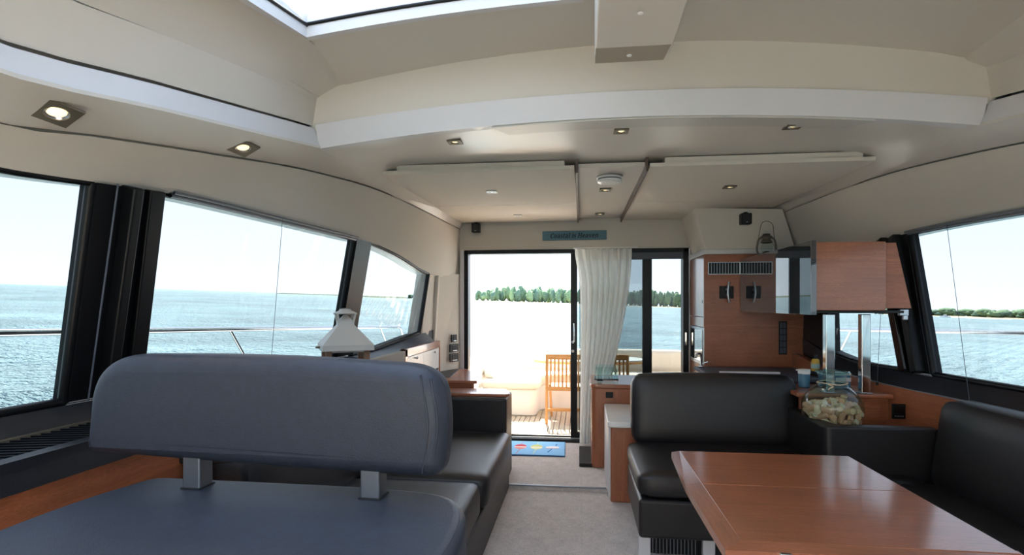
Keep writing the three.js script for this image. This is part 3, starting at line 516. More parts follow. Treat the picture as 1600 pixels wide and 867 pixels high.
// ---------------------------------------------------------------- helm seat in the foreground
{
  const t = thing('helm_seat', 'wide grey leather helm seat with bolster back on two steel posts', 'seat', [-0.9, 0, -1.56], -0.035);
  // bolster back, seen from the front; local x runs to starboard
  const sh = roundPoly([[-0.605, 0.943, 0.03], [-0.575, 1.245, 0.16], [0.0, 1.252, 0.4], [0.52, 1.226, 0.11], [0.545, 1.07, 0.1], [0.525, 0.915, 0.05], [0, 0.925, 0.3]]);
  const back = part('backrest', extrude(sh, 0.13, 0.05, 8, 14).translate(0, 0, -0.07), M.helm, t);
  back.rotation.x = 0;
  part('seam', tube([V(0.475, 0.935, 0.056), V(0.492, 1.07, 0.0615), V(0.47, 1.205, 0.056)], 0.003, 20, 6), M.helmPipe, back);
  part('seam', tube([V(0.5, 0.945, 0.05), V(0.517, 1.07, 0.054), V(0.497, 1.195, 0.05)], 0.003, 20, 6), M.helmPipe, back);
  const top = roundPoly([[-0.46, 0.07, 0.06], [0.30, 0.085, 0.25], [0.54, 0.06, 0.22], [0.63, -0.12, 0.2], [0.63, -0.62, 0.12], [-0.5, -0.62, 0.12], [-0.52, -0.2, 0.2]]);
  const seat = part('seat_cushion', extrude(top, 0.14, 0.035, 6, 14).rotateX(-Math.PI / 2).translate(0, 0.71, 0), M.helm, t);
  const rimPts = top.getPoints(8).map((p) => V(p.x * 0.965 + 0.002, 0.844, -p.y * 0.93 + 0.012));
  seat.rotation.y = 0; seat.scale.set(1, 1, 1);
  part('piping', tube(rimPts, 0.003, 160, 6, true), M.helmPipe, seat);
  for (const x of [-0.245, 0.315]) { const p = part('post', rbox(0.058, 0.3, 0.06, x, 0.86, 0.01, 0.006), M.alu, t); part('post_collar', rbox(0.066, 0.006, 0.068, x, 0.851, 0.01, 0.002), M.dark, p); }
  part('pedestal', [rbox(0.9, 0.52, 0.36, 0.05, 0.49, 0.32, 0.02), rbox(1.0, 0.23, 0.5, 0.05, 0.115, 0.3, 0.01)], M.dark, t);
}
// ---------------------------------------------------------------- port settee
{
  const t = thing('settee', 'long dark leather settee along the port side with boxed aft arm', 'sofa', [0, 0, 0]);
  const c1 = cushion(0.8, 0.2, 1.16, 0.055, 0.012); c1.rotateZ(-0.01); part('seat_cushion', c1.translate(-0.91, 0.335, -3.64), M.leather, t);
  const c2 = cushion(0.8, 0.2, 1.5, 0.055, 0.014); part('seat_cushion', c2.translate(-0.935, 0.325, -2.3), M.leather, t);
  part('seat_base', rbox(0.76, 0.25, 2.66, -0.91, 0.128, -2.88, 0.01), M.leather, t);
  part('plinth', rbox(0.68, 0.03, 2.56, -0.92, 0.014, -2.86, 0.004), M.dark, t);
  const b = cushion(0.2, 0.42, 2.15, 0.06, 0.015); b.rotateZ(0.12); part('backrest', b.translate(-1.36, 0.6, -3.12), M.leather, t);
  part('back_ledge', box3(-1.62, -1.35, 0.76, 0.8, -4.2, -2.05, 0.012), M.leather, t);
  const arm = part('arm_box', rbox(0.74, 0.66, 0.36, -0.925, 0.345, -4.42, 0.022, 3), M.leather, t);
}
{ // lid on the arm box and the sideboard behind it
  const t = thing('side_shelf', 'glossy wooden shelf top on the dark arm box by the open door', 'shelf', [0, 0, 0]);
  const sh = roundPoly([[-1.28, 0.05, 0.01], [-0.56, 0.05, 0.02], [-0.54, 0.1, 0.02], [-0.60, 0.32, 0.03], [-1.28, 0.32, 0.01]]);
  part('shelf_board', extrude(sh, 0.022, 0.004, 2).rotateX(-Math.PI / 2).translate(0, 0.676, -4.25), M.wood, t);
  part('leather_inlay', box3(-1.15, -0.88, 0.697, 0.7, -4.34, -4.31, 0.001), M.leather, t);
  part('board_joint', box3(-0.705, -0.702, 0.697, 0.6985, -4.56, -4.32, 0.0005), M.caulk, t);
}
{
  const t = thing('sideboard', 'low wooden sideboard with dark inlaid top in the port aft corner', 'cabinet', [0, 0, 0]);
  const sh = roundPoly([[-1.36, 0, 0.01], [-0.86, 0, 0.03], [-0.98, 0.5, 0.3], [-1.12, 0.86, 0.03], [-1.36, 0.86, 0.01]]);
  part('cabinet_top', extrude(sh, 0.026, 0.006, 3).rotateX(-Math.PI / 2).translate(0, 0.722, -4.66), M.wood, t, 'z');
  part('leather_inlay', extrude(roundPoly([[-1.33, 0.14, 0.01], [-1.14, 0.2, 0.03], [-1.19, 0.8, 0.02], [-1.33, 0.82, 0.01]]), 0.004, 0.001, 1).rotateX(-Math.PI / 2).translate(0, 0.746, -4.66), M.pad, t);
  const body = roundPoly([[-1.36, 0.02, 0.01], [-0.89, 0.02, 0.03], [-1.0, 0.5, 0.3], [-1.13, 0.85, 0.03], [-1.36, 0.85, 0.01]]);
  part('cabinet_body', extrude(body, 0.69, 0.004, 2).rotateX(-Math.PI / 2).translate(0, 0.032, -4.66), M.woodDeep, t, 'z');
}
{ // cupboard let into the port wall
  const t = thing('wall_cupboard', 'wood framed wall cupboard with two white doors in the port aft corner', 'cabinet', [0, 0, 0]);
  const x = -1.335, zA = -4.18, zB = -5.3, yT = 1.05, yB = 0.74;
  part('cabinet_frame', [box3(x - 0.04, x, yT - 0.065, yT, zB, zA), box3(x - 0.04, x, yB, yT, zA - 0.06, zA), box3(x - 0.04, x, yB, yT, zB, zB + 0.05)], M.wood, t, 'z');
  part('recess', box3(x - 0.05, x - 0.03, yB, yT - 0.01, zB, zA - 0.01), M.dark, t);
  for (const [z0, z1, kz] of [[zA - 0.065, -4.72, -4.48], [-4.724, zB + 0.055, -5.05]]) { const d = part('cabinet_door', box3(x - 0.03, x - 0.008, 0.79, yT - 0.07, z1, z0, 0.003), M.white, t); part('knob', lathe([[0, 0.022], [0.011, 0.018], [0.009, 0.008], [0.006, 0]], 16).rotateZ(-Math.PI / 2).translate(x - 0.008, 0.955, kz), M.chrome, d); }
  part('side_panel', [box3(x - 0.05, x - 0.001, 0.8, yT - 0.012, zA + 0.002, -3.5)], M.vinyl, t);
}
{
  let i = 0;
  for (const [y, w, h, label] of [[1.06, 0.08, 0.075, 'small black socket, topmost of three on the beige corner panel'], [0.965, 0.125, 0.08, 'wide black socket, middle of three on the beige corner panel'], [0.87, 0.125, 0.08, 'wide black socket, lowest of three on the beige corner panel']]) {
    const t = thing('socket', label, 'socket', [-1.228 - 0.01, y, -5.42], Math.atan2(0.36, 0.2) - 0.0);
    t.rotation.y = Math.PI / 2 - Math.atan2(0.205, 0.36);
    part('plate', rbox(w, h, 0.012, 0, 0, 0.006, 0.004), M.black, t); part('insert', rbox(w * 0.6, h * 0.66, 0.006, 0.008, 0.002, 0.012, 0.003), M.dark, t); part('rocker', rbox(w * 0.5, h * 0.12, 0.004, 0.006, -h * 0.3, 0.0125, 0.001), M.steel, t); i++;
  }
}
// ---------------------------------------------------------------- port ledge with air grille, lantern
{
  const t = thing('side_ledge', 'black padded ledge with a slatted air grille under the port window', 'ledge', [0, 0, 0]);
  const zz = zs(1.3, -3.0, 20);
  part('padding', ribbon(zz.map((z) => V(L_.sill(z).x + 0.34, 0.95, z)), zz.map((z) => V(L_.sill(z).x + 0.35, 0.86, z)), V(-0.06, 0, 0)), M.pad, t);
  part('padding', ribbon(zz.map((z) => V(L_.sill(z).x + 0.27, 0.945, z)), zz.map((z) => V(L_.sill(z).x + 0.345, 0.953, z)), V(0, -0.03, 0)), M.pad, t);
  part('grille_tray', ribbon(zz.map((z) => V(L_.sill(z).x + 0.05, 0.92, z)), zz.map((z) => V(L_.sill(z).x + 0.29, 0.92, z)), V(0, -0.02, 0)), M.dark, t);
  part('grille_edge', ribbon(zz.map((z) => V(L_.sill(z).x + 0.045, 0.953, z)), zz.map((z) => V(L_.sill(z).x + 0.07, 0.953, z)), V(0, -0.03, 0)), M.bronze, t);
  for (let k = 0; k < 46; k++) { const z = -0.75 - k * 0.035, x = L_.sill(z).x; part('slat', bar(V(x + 0.06, 0.944, z), V(x + 0.28, 0.944, z - 0.05), 0.006, 0.012), M.black, t); }
}
{
  const t = thing('lantern', 'off-white tin lantern with pyramid roof and wooden posts on the port ledge', 'lantern', [-1.36, 0.8, -3.12], 0.55);
  const q = (r0, r1, y0, y1) => { let g = new THREE.CylinderGeometry(r1 * Math.SQRT2, r0 * Math.SQRT2, y1 - y0, 4, 1); g.rotateY(Math.PI / 4); g.translate(0, (y0 + y1) / 2, 0); g = g.toNonIndexed(); g.deleteAttribute('normal'); g.computeVertexNormals(); return g; };
  part('base', [rbox(0.25, 0.02, 0.25, 0, 0.01, 0, 0.004)], M.bronze, t);
  for (const [x, z] of [[-0.105, -0.105], [0.105, -0.105], [-0.105, 0.105], [0.105, 0.105]]) part('post', rbox(0.032, 0.32, 0.032, x, 0.18, z, 0.004), M.postWood, t, 'y');
  const fr = []; for (const [a, b] of [[0, 0.105], [0, -0.105]]) { fr.push(rbox(0.2, 0.012, 0.012, a, 0.33, b, 0.002), rbox(0.012, 0.012, 0.2, b, 0.33, a, 0.002)); }
  part('pane_rail', fr, M.tin, t);
  const roofM = part('roof', [q(0.142, 0.14, 0.336, 0.368), q(0.14, 0.046, 0.368, 0.478)], M.tin, t);
  const neck = [q(0.046, 0.044, 0.478, 0.5)]; for (const [x, z] of [[-0.04, -0.04], [0.04, -0.04], [-0.04, 0.04], [0.04, 0.04]]) neck.push(rod(V(x, 0.49, z), V(x * 1.25, 0.545, z * 1.25), 0.006)); neck.push(q(0.04, 0.008, 0.5, 0.538));
  part('chimney', neck, M.tin, roofM);
  part('cap', lathe([[0, 0.575], [0.03, 0.572], [0.036, 0.562], [0.066, 0.548], [0.068, 0.541], [0, 0.541]], 32), M.tin, roofM);
  part('hinge', rod(V(-0.165, 0.352, 0.0), V(-0.12, 0.352, 0.0), 0.006), M.bronze, t); part('hinge', rod(V(0.165, 0.352, 0), V(0.12, 0.352, 0), 0.006), M.bronze, t);
}

// ---------------------------------------------------------------- dinette
{
  const t = thing('dinette_table', 'folding cherry wood dinette table with sloping rim and metal latch', 'table', [0, 0, 0]);
  const y = 0.72, th = 0.028, x0 = 0.405, x1 = 1.2, zN = -1.615, zF = -2.655, zs_ = -2.18, r = 0.055;
  part('table_leaf', box3(x0 + r + 0.0015, x1 - 0.004, y - th, y, zs_ + 0.0012, zN - r - 0.0015, 0.002), M.wood, t, 'x');
  part('table_leaf', box3(x0 + r + 0.0015, x1 - 0.004, y - th, y, zF, zs_ - 0.0012, 0.002), M.wood, t, 'x');
  const rimS = (pts) => slab(pts.map(([x, z]) => V(x, y - (x < x0 + 0.03 || z > zN - 0.03 ? 0.007 : 0), z)), V(0, -th, 0));
  part('rim', rimS([[x0, zN], [x0 + r, zN - r], [x0 + r, zs_ + 0.0012], [x0 - 0.004, zs_ + 0.0012]]), M.wood, t, 'z');
  part('rim', rimS([[x0 - 0.004, zs_ - 0.0012], [x0 + r, zs_ - 0.0012], [x0 + r, zF], [x0 + 0.02, zF]]), M.wood, t, 'z');
  part('rim', rimS([[x0, zN], [x1, zN - 0.02], [x1, zN - r - 0.02], [x0 + r, zN - r]]), M.wood, t, 'x');
  part('under_leaf', [slab([V(x0 + 0.012, y - th - 0.004, zN - 0.012), V(x1 - 0.01, y - th - 0.004, zN - 0.03), V(x1 - 0.01, y - th - 0.004, zF), V(x0 + 0.036, y - th - 0.004, zF)], V(0, -0.024, 0))], M.woodDeep, t);
  part('latch', rbox(0.032, 0.03, 0.012, 0.565, y - 0.022, zN + 0.002, 0.003), M.chrome, t);
  part('pedestal', [cyl(0.06, 0.06, 0.66, 0.8, 0.34, -2.15), cyl(0.2, 0.22, 0.03, 0.8, 0.015, -2.15)], M.steel, t);
}
{
  const t = thing('dinette_sofa', 'dark leather corner sofa around the dinette table', 'sofa', [0, 0, 0]);
  // aft run, facing forward
  part('seat_cushion', cushion(1.5, 0.15, 0.76, 0.06, 0.012).translate(1.07, 0.405, -3.475), M.leather, t);
  part('seat_base', box3(0.325, 1.82, 0.115, 0.33, -3.84, -3.11, 0.022), M.leather, t);
  const b = cushion(1.06, 0.47, 0.17, 0.07, 0.014); b.rotateX(-0.12); part('backrest', b.translate(0.885, 0.69, -3.87), M.leather, t);
  part('plinth', box3(0.42, 1.8, 0.0, 0.12, -3.8, -3.2), M.dark, t);
  for (const x of [0.36, 0.705]) part('leg', rbox(0.065, 0.12, 0.04, x, 0.06, -3.17, 0.004), M.gel, t);
  const gr = part('air_grille', box3(0.395, 0.668, 0.008, 0.112, -3.192, -3.186, 0.001), M.black, t);
  for (let k = 0; k < 13; k++) part('slat', box3(0.405 + k * 0.0193, 0.409 + k * 0.0193, 0.01, 0.112, -3.187, -3.176, 0.001), M.alu, gr);
  // low corner wall
  part('corner_wall', extrude(roundPoly([[1.335, 3.23, 0.04], [1.92, 3.23, 0.035], [1.92, 3.315, 0.035], [1.42, 3.315, 0.03], [1.42, 3.98, 0.035], [1.335, 3.98, 0.035]]), 0.4, 0.014, 5).rotateX(-Math.PI / 2).translate(0, 0.33, 0), M.leather, t);
  // starboard run
  part('seat_cushion', cushion(0.6, 0.15, 2.7, 0.06, 0.012).translate(1.58, 0.4, -1.83), M.leather, t);
  part('seat_base', box3(1.32, 1.88, 0.1, 0.33, -3.1, -0.5, 0.02), M.leather, t);
  part('plinth', box3(1.38, 1.86, 0, 0.1, -3.1, -0.5), M.dark, t);
  const b2 = cushion(0.2, 0.5, 2.6, 0.085, 0.016); b2.rotateZ(-0.14); part('backrest', b2.translate(1.945, 0.66, -1.91), M.leather, t);
}
// galley counter behind the sofa
{
  const t = thing('galley_counter', 'wooden galley counter behind the dinette with smoked guard along its edge', 'counter', [0, 0, 0]);
  part('ledge', box3(1.36, 1.93, 0.812, 0.842, -4.2, -3.69, 0.012), M.wood, t);
  part('front_panel', box3(1.4, 1.93, 0.4, 0.812, -3.78, -3.75), M.woodDeep, t);
  part('jar_shelf', box3(1.4, 1.67, 0.62, 0.654, -3.76, -3.31, 0.004), M.leather, t);
  part('worktop', box3(0.97, 1.86, 0.842, 0.87, -4.9, -4.16, 0.006), M.padGrey, t);
  part('counter_body', box3(1.02, 1.85, 0.02, 0.842, -4.9, -4.1), M.woodDeep, t);
  const gs = roundPoly([[0.985, 0.7, 0.005], [1.56, 0.7, 0.02], [1.54, 0.8, 0.1], [1.4, 0.885, 0.08], [1.0, 0.925, 0.01], [0.985, 0.925, 0.005]]);
  part('guard_panel', extrude(gs, 0.012, 0.002, 1).translate(0, 0, -4.09), P({ color: 0x3b3f45, roughness: 0.3 }), t);
  part('guard_edge', box3(0.985, 1.39, 0.912, 0.926, -4.095, -4.07, 0.003), M.gel, t);
  part('guard_joint', box3(1.42, 1.424, 0.72, 0.89, -4.077, -4.074, 0.0005), M.white, t);
}
// bulkhead locker at the stern end of the galley
{
  const t = thing('galley_locker', 'tall cherry wood galley locker with built-in oven by the sliding door', 'cabinet', [0, 0, 0]);
  part('front_panel', box3(1.065, 1.87, 0.87, 1.825, -4.955, -4.93, 0.002), M.woodDeep, t, 'x');
  part('cabinet_body', box3(1.08, 1.87, 0.02, 1.82, AFT + 0.01, -4.955), M.woodDeep, t);
  part('side_door', box3(1.06, 1.082, 1.29, 1.825, AFT + 0.05, -4.935, 0.004), M.wood, t, 'y');
  part('side_panel', box3(1.06, 1.082, 1.2, 1.286, AFT + 0.05, -4.935, 0.003), M.wood, t, 'y');
  part('side_panel', box3(1.06, 1.082, 0.03, 0.87, AFT + 0.05, -4.935, 0.003), M.wood, t, 'y');
  const ov = part('oven', box3(1.058, 1.082, 0.87, 1.196, AFT + 0.07, -4.94, 0.003), M.steel, t);
  part('oven_glass', box3(1.054, 1.06, 0.9, 1.175, AFT + 0.1, -4.97, 0.002), M.smoke, ov);
  part('latch', rbox(0.006, 0.024, 0.014, 1.057, 1.42, -4.99, 0.002), M.steel, t);
}
{
  const t = thing('air_vent', 'oblong steel framed air vent with upright slats high on the wooden bulkhead', 'vent', [1.225, 1.705, -4.928]);
  part('vent_backing', rbox(0.25, 0.1, 0.006, 0, 0, 0.0, 0.002), M.black, t);
  part('vent_frame', [rbox(0.265, 0.008, 0.012, 0, 0.05, 0.004, 0.003), rbox(0.265, 0.008, 0.012, 0, -0.05, 0.004, 0.003), rbox(0.008, 0.108, 0.012, 0.1285, 0, 0.004, 0.003), rbox(0.008, 0.108, 0.012, -0.1285, 0, 0.004, 0.003)], M.steel, t);
  for (let k = 0; k < 10; k++) part('slat', rbox(0.006, 0.094, 0.009, -0.105 + k * 0.0233, 0, 0.005, 0.002), M.alu, t);
}
{
  const t = thing('boat_cleat', 'silver boat cleat mounted upright on a dark square plate', 'cleat', [1.245, 1.5, -4.93]);
  part('backplate', rbox(0.115, 0.105, 0.012, 0, 0, 0.006, 0.003), M.dark, t);
  part('cleat_horn', tube([V(0.012, 0.088, 0.045), V(0.004, 0.05, 0.05), V(0, 0, 0.052), V(0.004, -0.05, 0.05), V(0.014, -0.088, 0.045)], 0.009, 30, 10), M.steel, t);
  part('cleat_foot', [cyl(0.011, 0.014, 0.04, 0, 0, 0, 12).rotateX(Math.PI / 2).translate(0, 0.022, 0.028), cyl(0.011, 0.014, 0.04, 0, 0, 0, 12).rotateX(Math.PI / 2).translate(0, -0.022, 0.028)], M.steel, t);
}
{
  const t = thing('louvre_panel', 'tall narrow black louvred panel on the wooden bulkhead', 'vent', [1.702, 1.115, -4.93]);
  part('louvre_frame', [rbox(0.066, 0.28, 0.006, 0, 0, 0.003, 0.002)], M.dark, t);
  for (let k = 0; k < 5; k++) for (const x of [-0.013, 0.013]) part('louvre', rbox(0.022, 0.046, 0.006, x, -0.106 + k * 0.053, 0.008, 0.002), M.padGrey, t);
}
// hanging cabinet with smoked glass door on two chrome posts
{
  const t = thing('hanging_cabinet', 'cherry wood hanging cabinet with smoked glass door over the galley counter', 'cabinet', [0, 0, 0]);
  part('cabinet_body', box3(1.39, 1.785, 1.362, 1.768, -4.925, -3.505, 0.003), M.wood, t, 'x');
  const d = part('glass_door', box3(1.355, 1.388, 1.335, 1.775, -4.92, -3.47, 0.003), M.smoke, t);
  part('side_filler', slab([V(1.785, 1.765, -3.56), V(1.87, 1.765, -3.56), V(1.955, 1.375, -3.56), V(1.785, 1.375, -3.56)], V(0, 0, -1.0)), M.woodDeep, t, 'x');
  part('cabinet_base', box3(1.4, 1.9, 1.346, 1.362, -4.9, -3.53), M.dark, t);
  part('blind_hook', [rbox(0.05, 0.04, 0.03, 1.92, 1.35, -3.58, 0.006), rbox(0.025, 0.03, 0.02, 1.925, 1.32, -3.57, 0.005)], M.steel, t);
}
function post(x, label) {
  const t = thing('support_post', label, 'post', [x, 0.842, -3.73]);
  part('shaft', rbox(0.055, 0.495, 0.05, 0, 0.2475, 0, 0.005), M.chrome, t); part('foot_plate', rbox(0.07, 0.005, 0.066, 0, 0.003, 0, 0.001), M.steel, t);
}
post(1.565, 'square chrome post rising just behind the cork jar'); post(1.775, 'square chrome post standing nearer the starboard window');
{ // oil lantern on top of the cabinet
  const t = thing('oil_lantern', 'old pewter oil lantern with wire handle on top of the cabinet', 'lantern', [1.505, 1.776, -4.72]);
  part('fuel_tank', lathe([[0, 0], [0.062, 0], [0.066, 0.012], [0.06, 0.03], [0.02, 0.036], [0, 0.036]], 32), M.pewter, t);
  part('globe', lathe([[0.03, 0.042], [0.047, 0.065], [0.045, 0.095], [0.03, 0.118]], 32), M.clear, t);
  part('burner', lathe([[0, 0.036], [0.028, 0.036], [0.03, 0.044], [0.012, 0.052], [0, 0.052]], 24), M.pewter, t);
  part('hood', lathe([[0.035, 0.118], [0.046, 0.124], [0.034, 0.14], [0.028, 0.15], [0.04, 0.156], [0.042, 0.172], [0.026, 0.178], [0.03, 0.19], [0, 0.196]], 32), M.pewter, t);
  for (const s of [-1, 1]) part('side_tube', tube([V(s * 0.062, 0.02, 0), V(s * 0.074, 0.06, 0), V(s * 0.07, 0.11, 0), V(s * 0.058, 0.15, 0), V(s * 0.036, 0.163, 0)], 0.0075, 24, 8), M.pewter, t);
  part('wire_handle', tube([V(-0.062, 0.14, 0), V(-0.052, 0.22, 0), V(-0.03, 0.285, 0), V(0.005, 0.295, 0), V(0.045, 0.27, 0), V(0.055, 0.21, 0), V(0.062, 0.14, 0)], 0.0028, 40, 6), M.pewter, t);
  part('guard_wire', tube([V(0.05, 0.04, 0.02), V(0.055, 0.08, 0.025), V(0.03, 0.12, 0.03)], 0.002, 16, 5), M.pewter, t);
}
{ // switch on the starboard board
  const t = thing('switch_panel', 'small black switch panel on the wooden side below the starboard window', 'switch', [1.905, 0.755, -3.6], 0);
  part('plate', rbox(0.075, 0.09, 0.012, 0, 0, 0.0, 0.004), M.black, t); part('display', rbox(0.05, 0.045, 0.004, 0, 0.012, 0.007, 0.002), M.blackGloss, t);
  for (let k = 0; k < 4; k++) part('button', rbox(0.009, 0.006, 0.005, -0.02 + k * 0.0135, -0.028, 0.007, 0.001), M.steel, t);
}
// jar of corks
{
  const at = [1.487, 0.655, -3.5];
  const t = thing('glass_jar', 'large round clear glass jar half filled with wine corks', 'jar', at);
  const prof = [[0, 0.004], [0.085, 0.003], [0.12, 0.014], [0.15, 0.06], [0.165, 0.125], [0.158, 0.175], [0.13, 0.222], [0.097, 0.252], [0.076, 0.268], [0.072, 0.288], [0.076, 0.326], [0.09, 0.34]];
  const curve = new THREE.CatmullRomCurve3(prof.map(([x, y]) => V(x, y, 0)), false, 'centripetal');
  part('glass_body', lathe(curve.getPoints(60).map((p) => [Math.max(0, p.x), p.y]), 56), M.jarGlass, t);
  part('rim', lathe([[0.088, 0.338], [0.093, 0.342], [0.09, 0.349], [0.084, 0.345], [0.086, 0.339]], 48), M.jarEdge, t);
  part('neck_ring', lathe([[0.076, 0.262], [0.083, 0.268], [0.076, 0.275]], 48), M.jarEdge, t);
  part('twine', [tube(zs(0, 6.283, 24).slice(0, -1).map((a) => V(0.081 * Math.cos(a), 0.28 + 0.003 * Math.sin(3 * a), 0.081 * Math.sin(a))), 0.003, 60, 6, true), tube([V(-0.05, 0.28, 0.066), V(-0.045, 0.274, 0.085), V(-0.03, 0.268, 0.085), V(-0.052, 0.258, 0.09), V(-0.06, 0.25, 0.092)], 0.003, 30, 6)], M.cork, t);
  const rad = (y) => { for (let i = 1; i < prof.length; i++) if (y < prof[i][1]) return lerp(prof[i - 1][0], prof[i][0], (y - prof[i - 1][1]) / (prof[i][1] - prof[i - 1][1])); return 0; };
  let proto = null;
  const tones = [M.cork, M.cork.clone(), M.cork.clone()]; tones[1].color.set(0xf0e2d2); tones[2].color.set(0xf0cdbb);
  const gc = new THREE.CylinderGeometry(0.0115, 0.0115, 0.043, 14, 1); const cg = G([lathe([[0, -0.032], [0.0155, -0.032], [0.0175, -0.03], [0.0175, 0.03], [0.0155, 0.032], [0, 0.032]], 16)]);
  const put = (x, y, z) => {
    let c; if (!proto) { proto = c = new THREE.Mesh(cg, tones[0]); c.name = numbered('cork'); c.userData = { label: 'wine cork lying in the big glass jar', category: 'cork', kind: 'thing', group: 'wine corks in the glass jar' }; scene.add(c); } else { c = copyOf(proto); c.material = tones[Math.floor(rnd() * 3)]; }
    c.position.set(at[0] + x, at[1] + y, at[2] + z); c.rotation.set(rr(0.7, 2.4), rr(0, 6.28), rr(-0.8, 0.8));
  };
  for (let layer = 0; layer < 4; layer++) {
    const y = 0.036 + layer * 0.032, R = rad(y) - 0.034;
    for (const f of layer === 3 ? [1, 0.6, 0.2] : layer > 1 ? [1, 0.6] : [1]) { const n = Math.max(1, Math.round(2 * Math.PI * R * f / 0.05)); for (let k = 0; k < n; k++) { const a = (k + 0.5 * (layer % 2) + rr(-0.15, 0.15)) / n * 2 * Math.PI; if (f === 1 && layer < 2 && Math.sin(a) < -0.35) continue; put(R * f * Math.cos(a), y + (f < 1 ? rr(0, 0.014) : 0), R * f * Math.sin(a)); } }
  }
  for (let k = 0; k < 8; k++) { const a = rr(0, 6.28), R = rr(0.02, 0.09); put(R * Math.cos(a), 0.158 + rr(0, 0.012), R * Math.sin(a)); }
}
{
  const t = thing('mug', 'tall blue mug with white lid behind the cork jar', 'mug', [1.5, 0.842, -3.95]);
  part('body', lathe([[0, 0.0], [0.032, 0], [0.034, 0.006], [0.036, 0.09], [0, 0.09]], 28), M.blue, t); part('lid', lathe([[0.036, 0.09], [0.038, 0.095], [0.038, 0.12], [0, 0.122]], 28), M.white, t);
  part('spout', rod(V(-0.03, 0.112, 0), V(-0.052, 0.116, 0), 0.004), M.white, t);
}
{
  const t = thing('storage_box', 'blue box with white top and label behind the cork jar', 'box', [1.69, 0.842, -3.95], 0.1);
  part('body', rbox(0.16, 0.09, 0.11, 0, 0.045, 0, 0.006), M.blue, t); part('lid', rbox(0.165, 0.016, 0.115, 0, 0.097, 0, 0.005), M.white, t); part('label_band', rbox(0.1, 0.026, 0.002, 0.03, 0.06, 0.056, 0.001), M.gel, t);
  part('wire_bail', tube([V(-0.07, 0.105, 0.03), V(-0.02, 0.128, 0.03), V(0.03, 0.115, 0.03), V(0.075, 0.105, 0.03)], 0.003, 24, 6), M.dark, t);
}
{
  const t = thing('bottle', 'small yellow bottle with dark cap on the starboard window sill', 'bottle', [1.735, 0.905, -4.36]);
  part('body', lathe([[0, 0], [0.026, 0], [0.029, 0.006], [0.029, 0.07], [0.024, 0.085], [0.012, 0.092], [0, 0.092]], 24), M.yellow, t); part('cap', lathe([[0.013, 0.09], [0.015, 0.093], [0.014, 0.118], [0, 0.12]], 20), M.dark, t); part('label_band', lathe([[0.0295, 0.02], [0.0297, 0.045], [0.0295, 0.055]], 24), S({ color: 0xa9c4b6, roughness: 0.6 }), t);
  part('foot_ledge', box3(-0.06, 0.04, -0.02, 0.0, -0.05, 0.05, 0.004), M.pad, t);
}
{
  const t = thing('faucet', 'chrome curved galley faucet beside the oven', 'faucet', [1.012, 0.87, -4.8]);
  part('base', lathe([[0, 0], [0.024, 0], [0.022, 0.02], [0, 0.022]], 20), M.chrome, t);
  part('spout', tube([V(0, 0.01, 0), V(0, 0.08, 0), V(-0.01, 0.115, 0.01), V(-0.04, 0.115, 0.03), V(-0.055, 0.085, 0.04)], 0.01, 30, 10), M.chrome, t); part('lever', rod(V(0.0, 0.03, 0), V(0.05, 0.05, 0.01), 0.006), M.chrome, t);
}
// ---------------------------------------------------------------- small cabinets by the door
{
  const t = thing('door_cabinet', 'narrow cherry wood cabinet with rounded edge beside the curtain', 'cabinet', [0, 0, 0]);
  const top = roundPoly([[0.09, 0, 0.06], [0.62, 0, 0.01], [0.62, 0.66, 0.01], [0.1, 0.66, 0.05]]);
  part('cabinet_top', extrude(top, 0.035, 0.008, 3).rotateX(-Math.PI / 2).translate(0, 0.695, -4.7), M.wood, t, 'z');
  part('cabinet_body', extrude(roundPoly([[0.1, -0.01, 0.05], [0.61, -0.01, 0.01], [0.61, 0.65, 0.01], [0.11, 0.65, 0.05]]), 0.66, 0.003, 1).rotateX(-Math.PI / 2).translate(0, 0.034, -4.71), M.woodDeep, t, 'y');
  part('plinth', box3(0.0, 0.2, 0.031, 0.06, -5.3, -4.72), M.gap, t);
  part('socket', rbox(0.06, 0.05, 0.012, 0.25, 0.645, -4.695, 0.004), M.black, t);
}
{
  const t = thing('fridge_unit', 'low unit with white rounded top and wooden front behind the dinette seat', 'cabinet', [0, 0, 0]);
  part('unit_top', extrude(roundPoly([[0.195, 0, 0.05], [0.6, 0, 0.01], [0.6, 0.73, 0.01], [0.205, 0.73, 0.02]]), 0.042, 0.01, 4).rotateX(-Math.PI / 2).translate(0, 0.532, -3.955), M.white, t);
  part('side_panel', box3(0.205, 0.222, 0.03, 0.532, -4.66, -4.0, 0.004), M.gel, t);
  part('front_panel', box3(0.222, 0.6, 0.0, 0.532, -4.02, -3.985, 0.012), M.woodDeep, t, 'y');
  part('unit_body', box3(0.222, 0.6, 0.03, 0.532, -4.66, -4.02), M.woodDeep, t);
}
{
  const t = thing('glass_bowl', 'square clear glass vessel on the cabinet beside the curtain', 'bowl', [0.24, 0.73, -5.1]);
  const w = 0.1, h = 0.11; part('glass_wall', [new THREE.PlaneGeometry(2 * w, h).translate(0, h / 2 + 0.004, w), new THREE.PlaneGeometry(2 * w, h).translate(0, h / 2 + 0.004, -w), new THREE.PlaneGeometry(2 * w, h).rotateY(Math.PI / 2).translate(w, h / 2 + 0.004, 0), new THREE.PlaneGeometry(2 * w, h).rotateY(Math.PI / 2).translate(-w, h / 2 + 0.004, 0)], M.jarGlass, t);
  part('glass_base', rbox(2 * w + 0.012, 0.008, 2 * w + 0.012, 0, 0.004, 0, 0.002), M.glassTint, t);
}
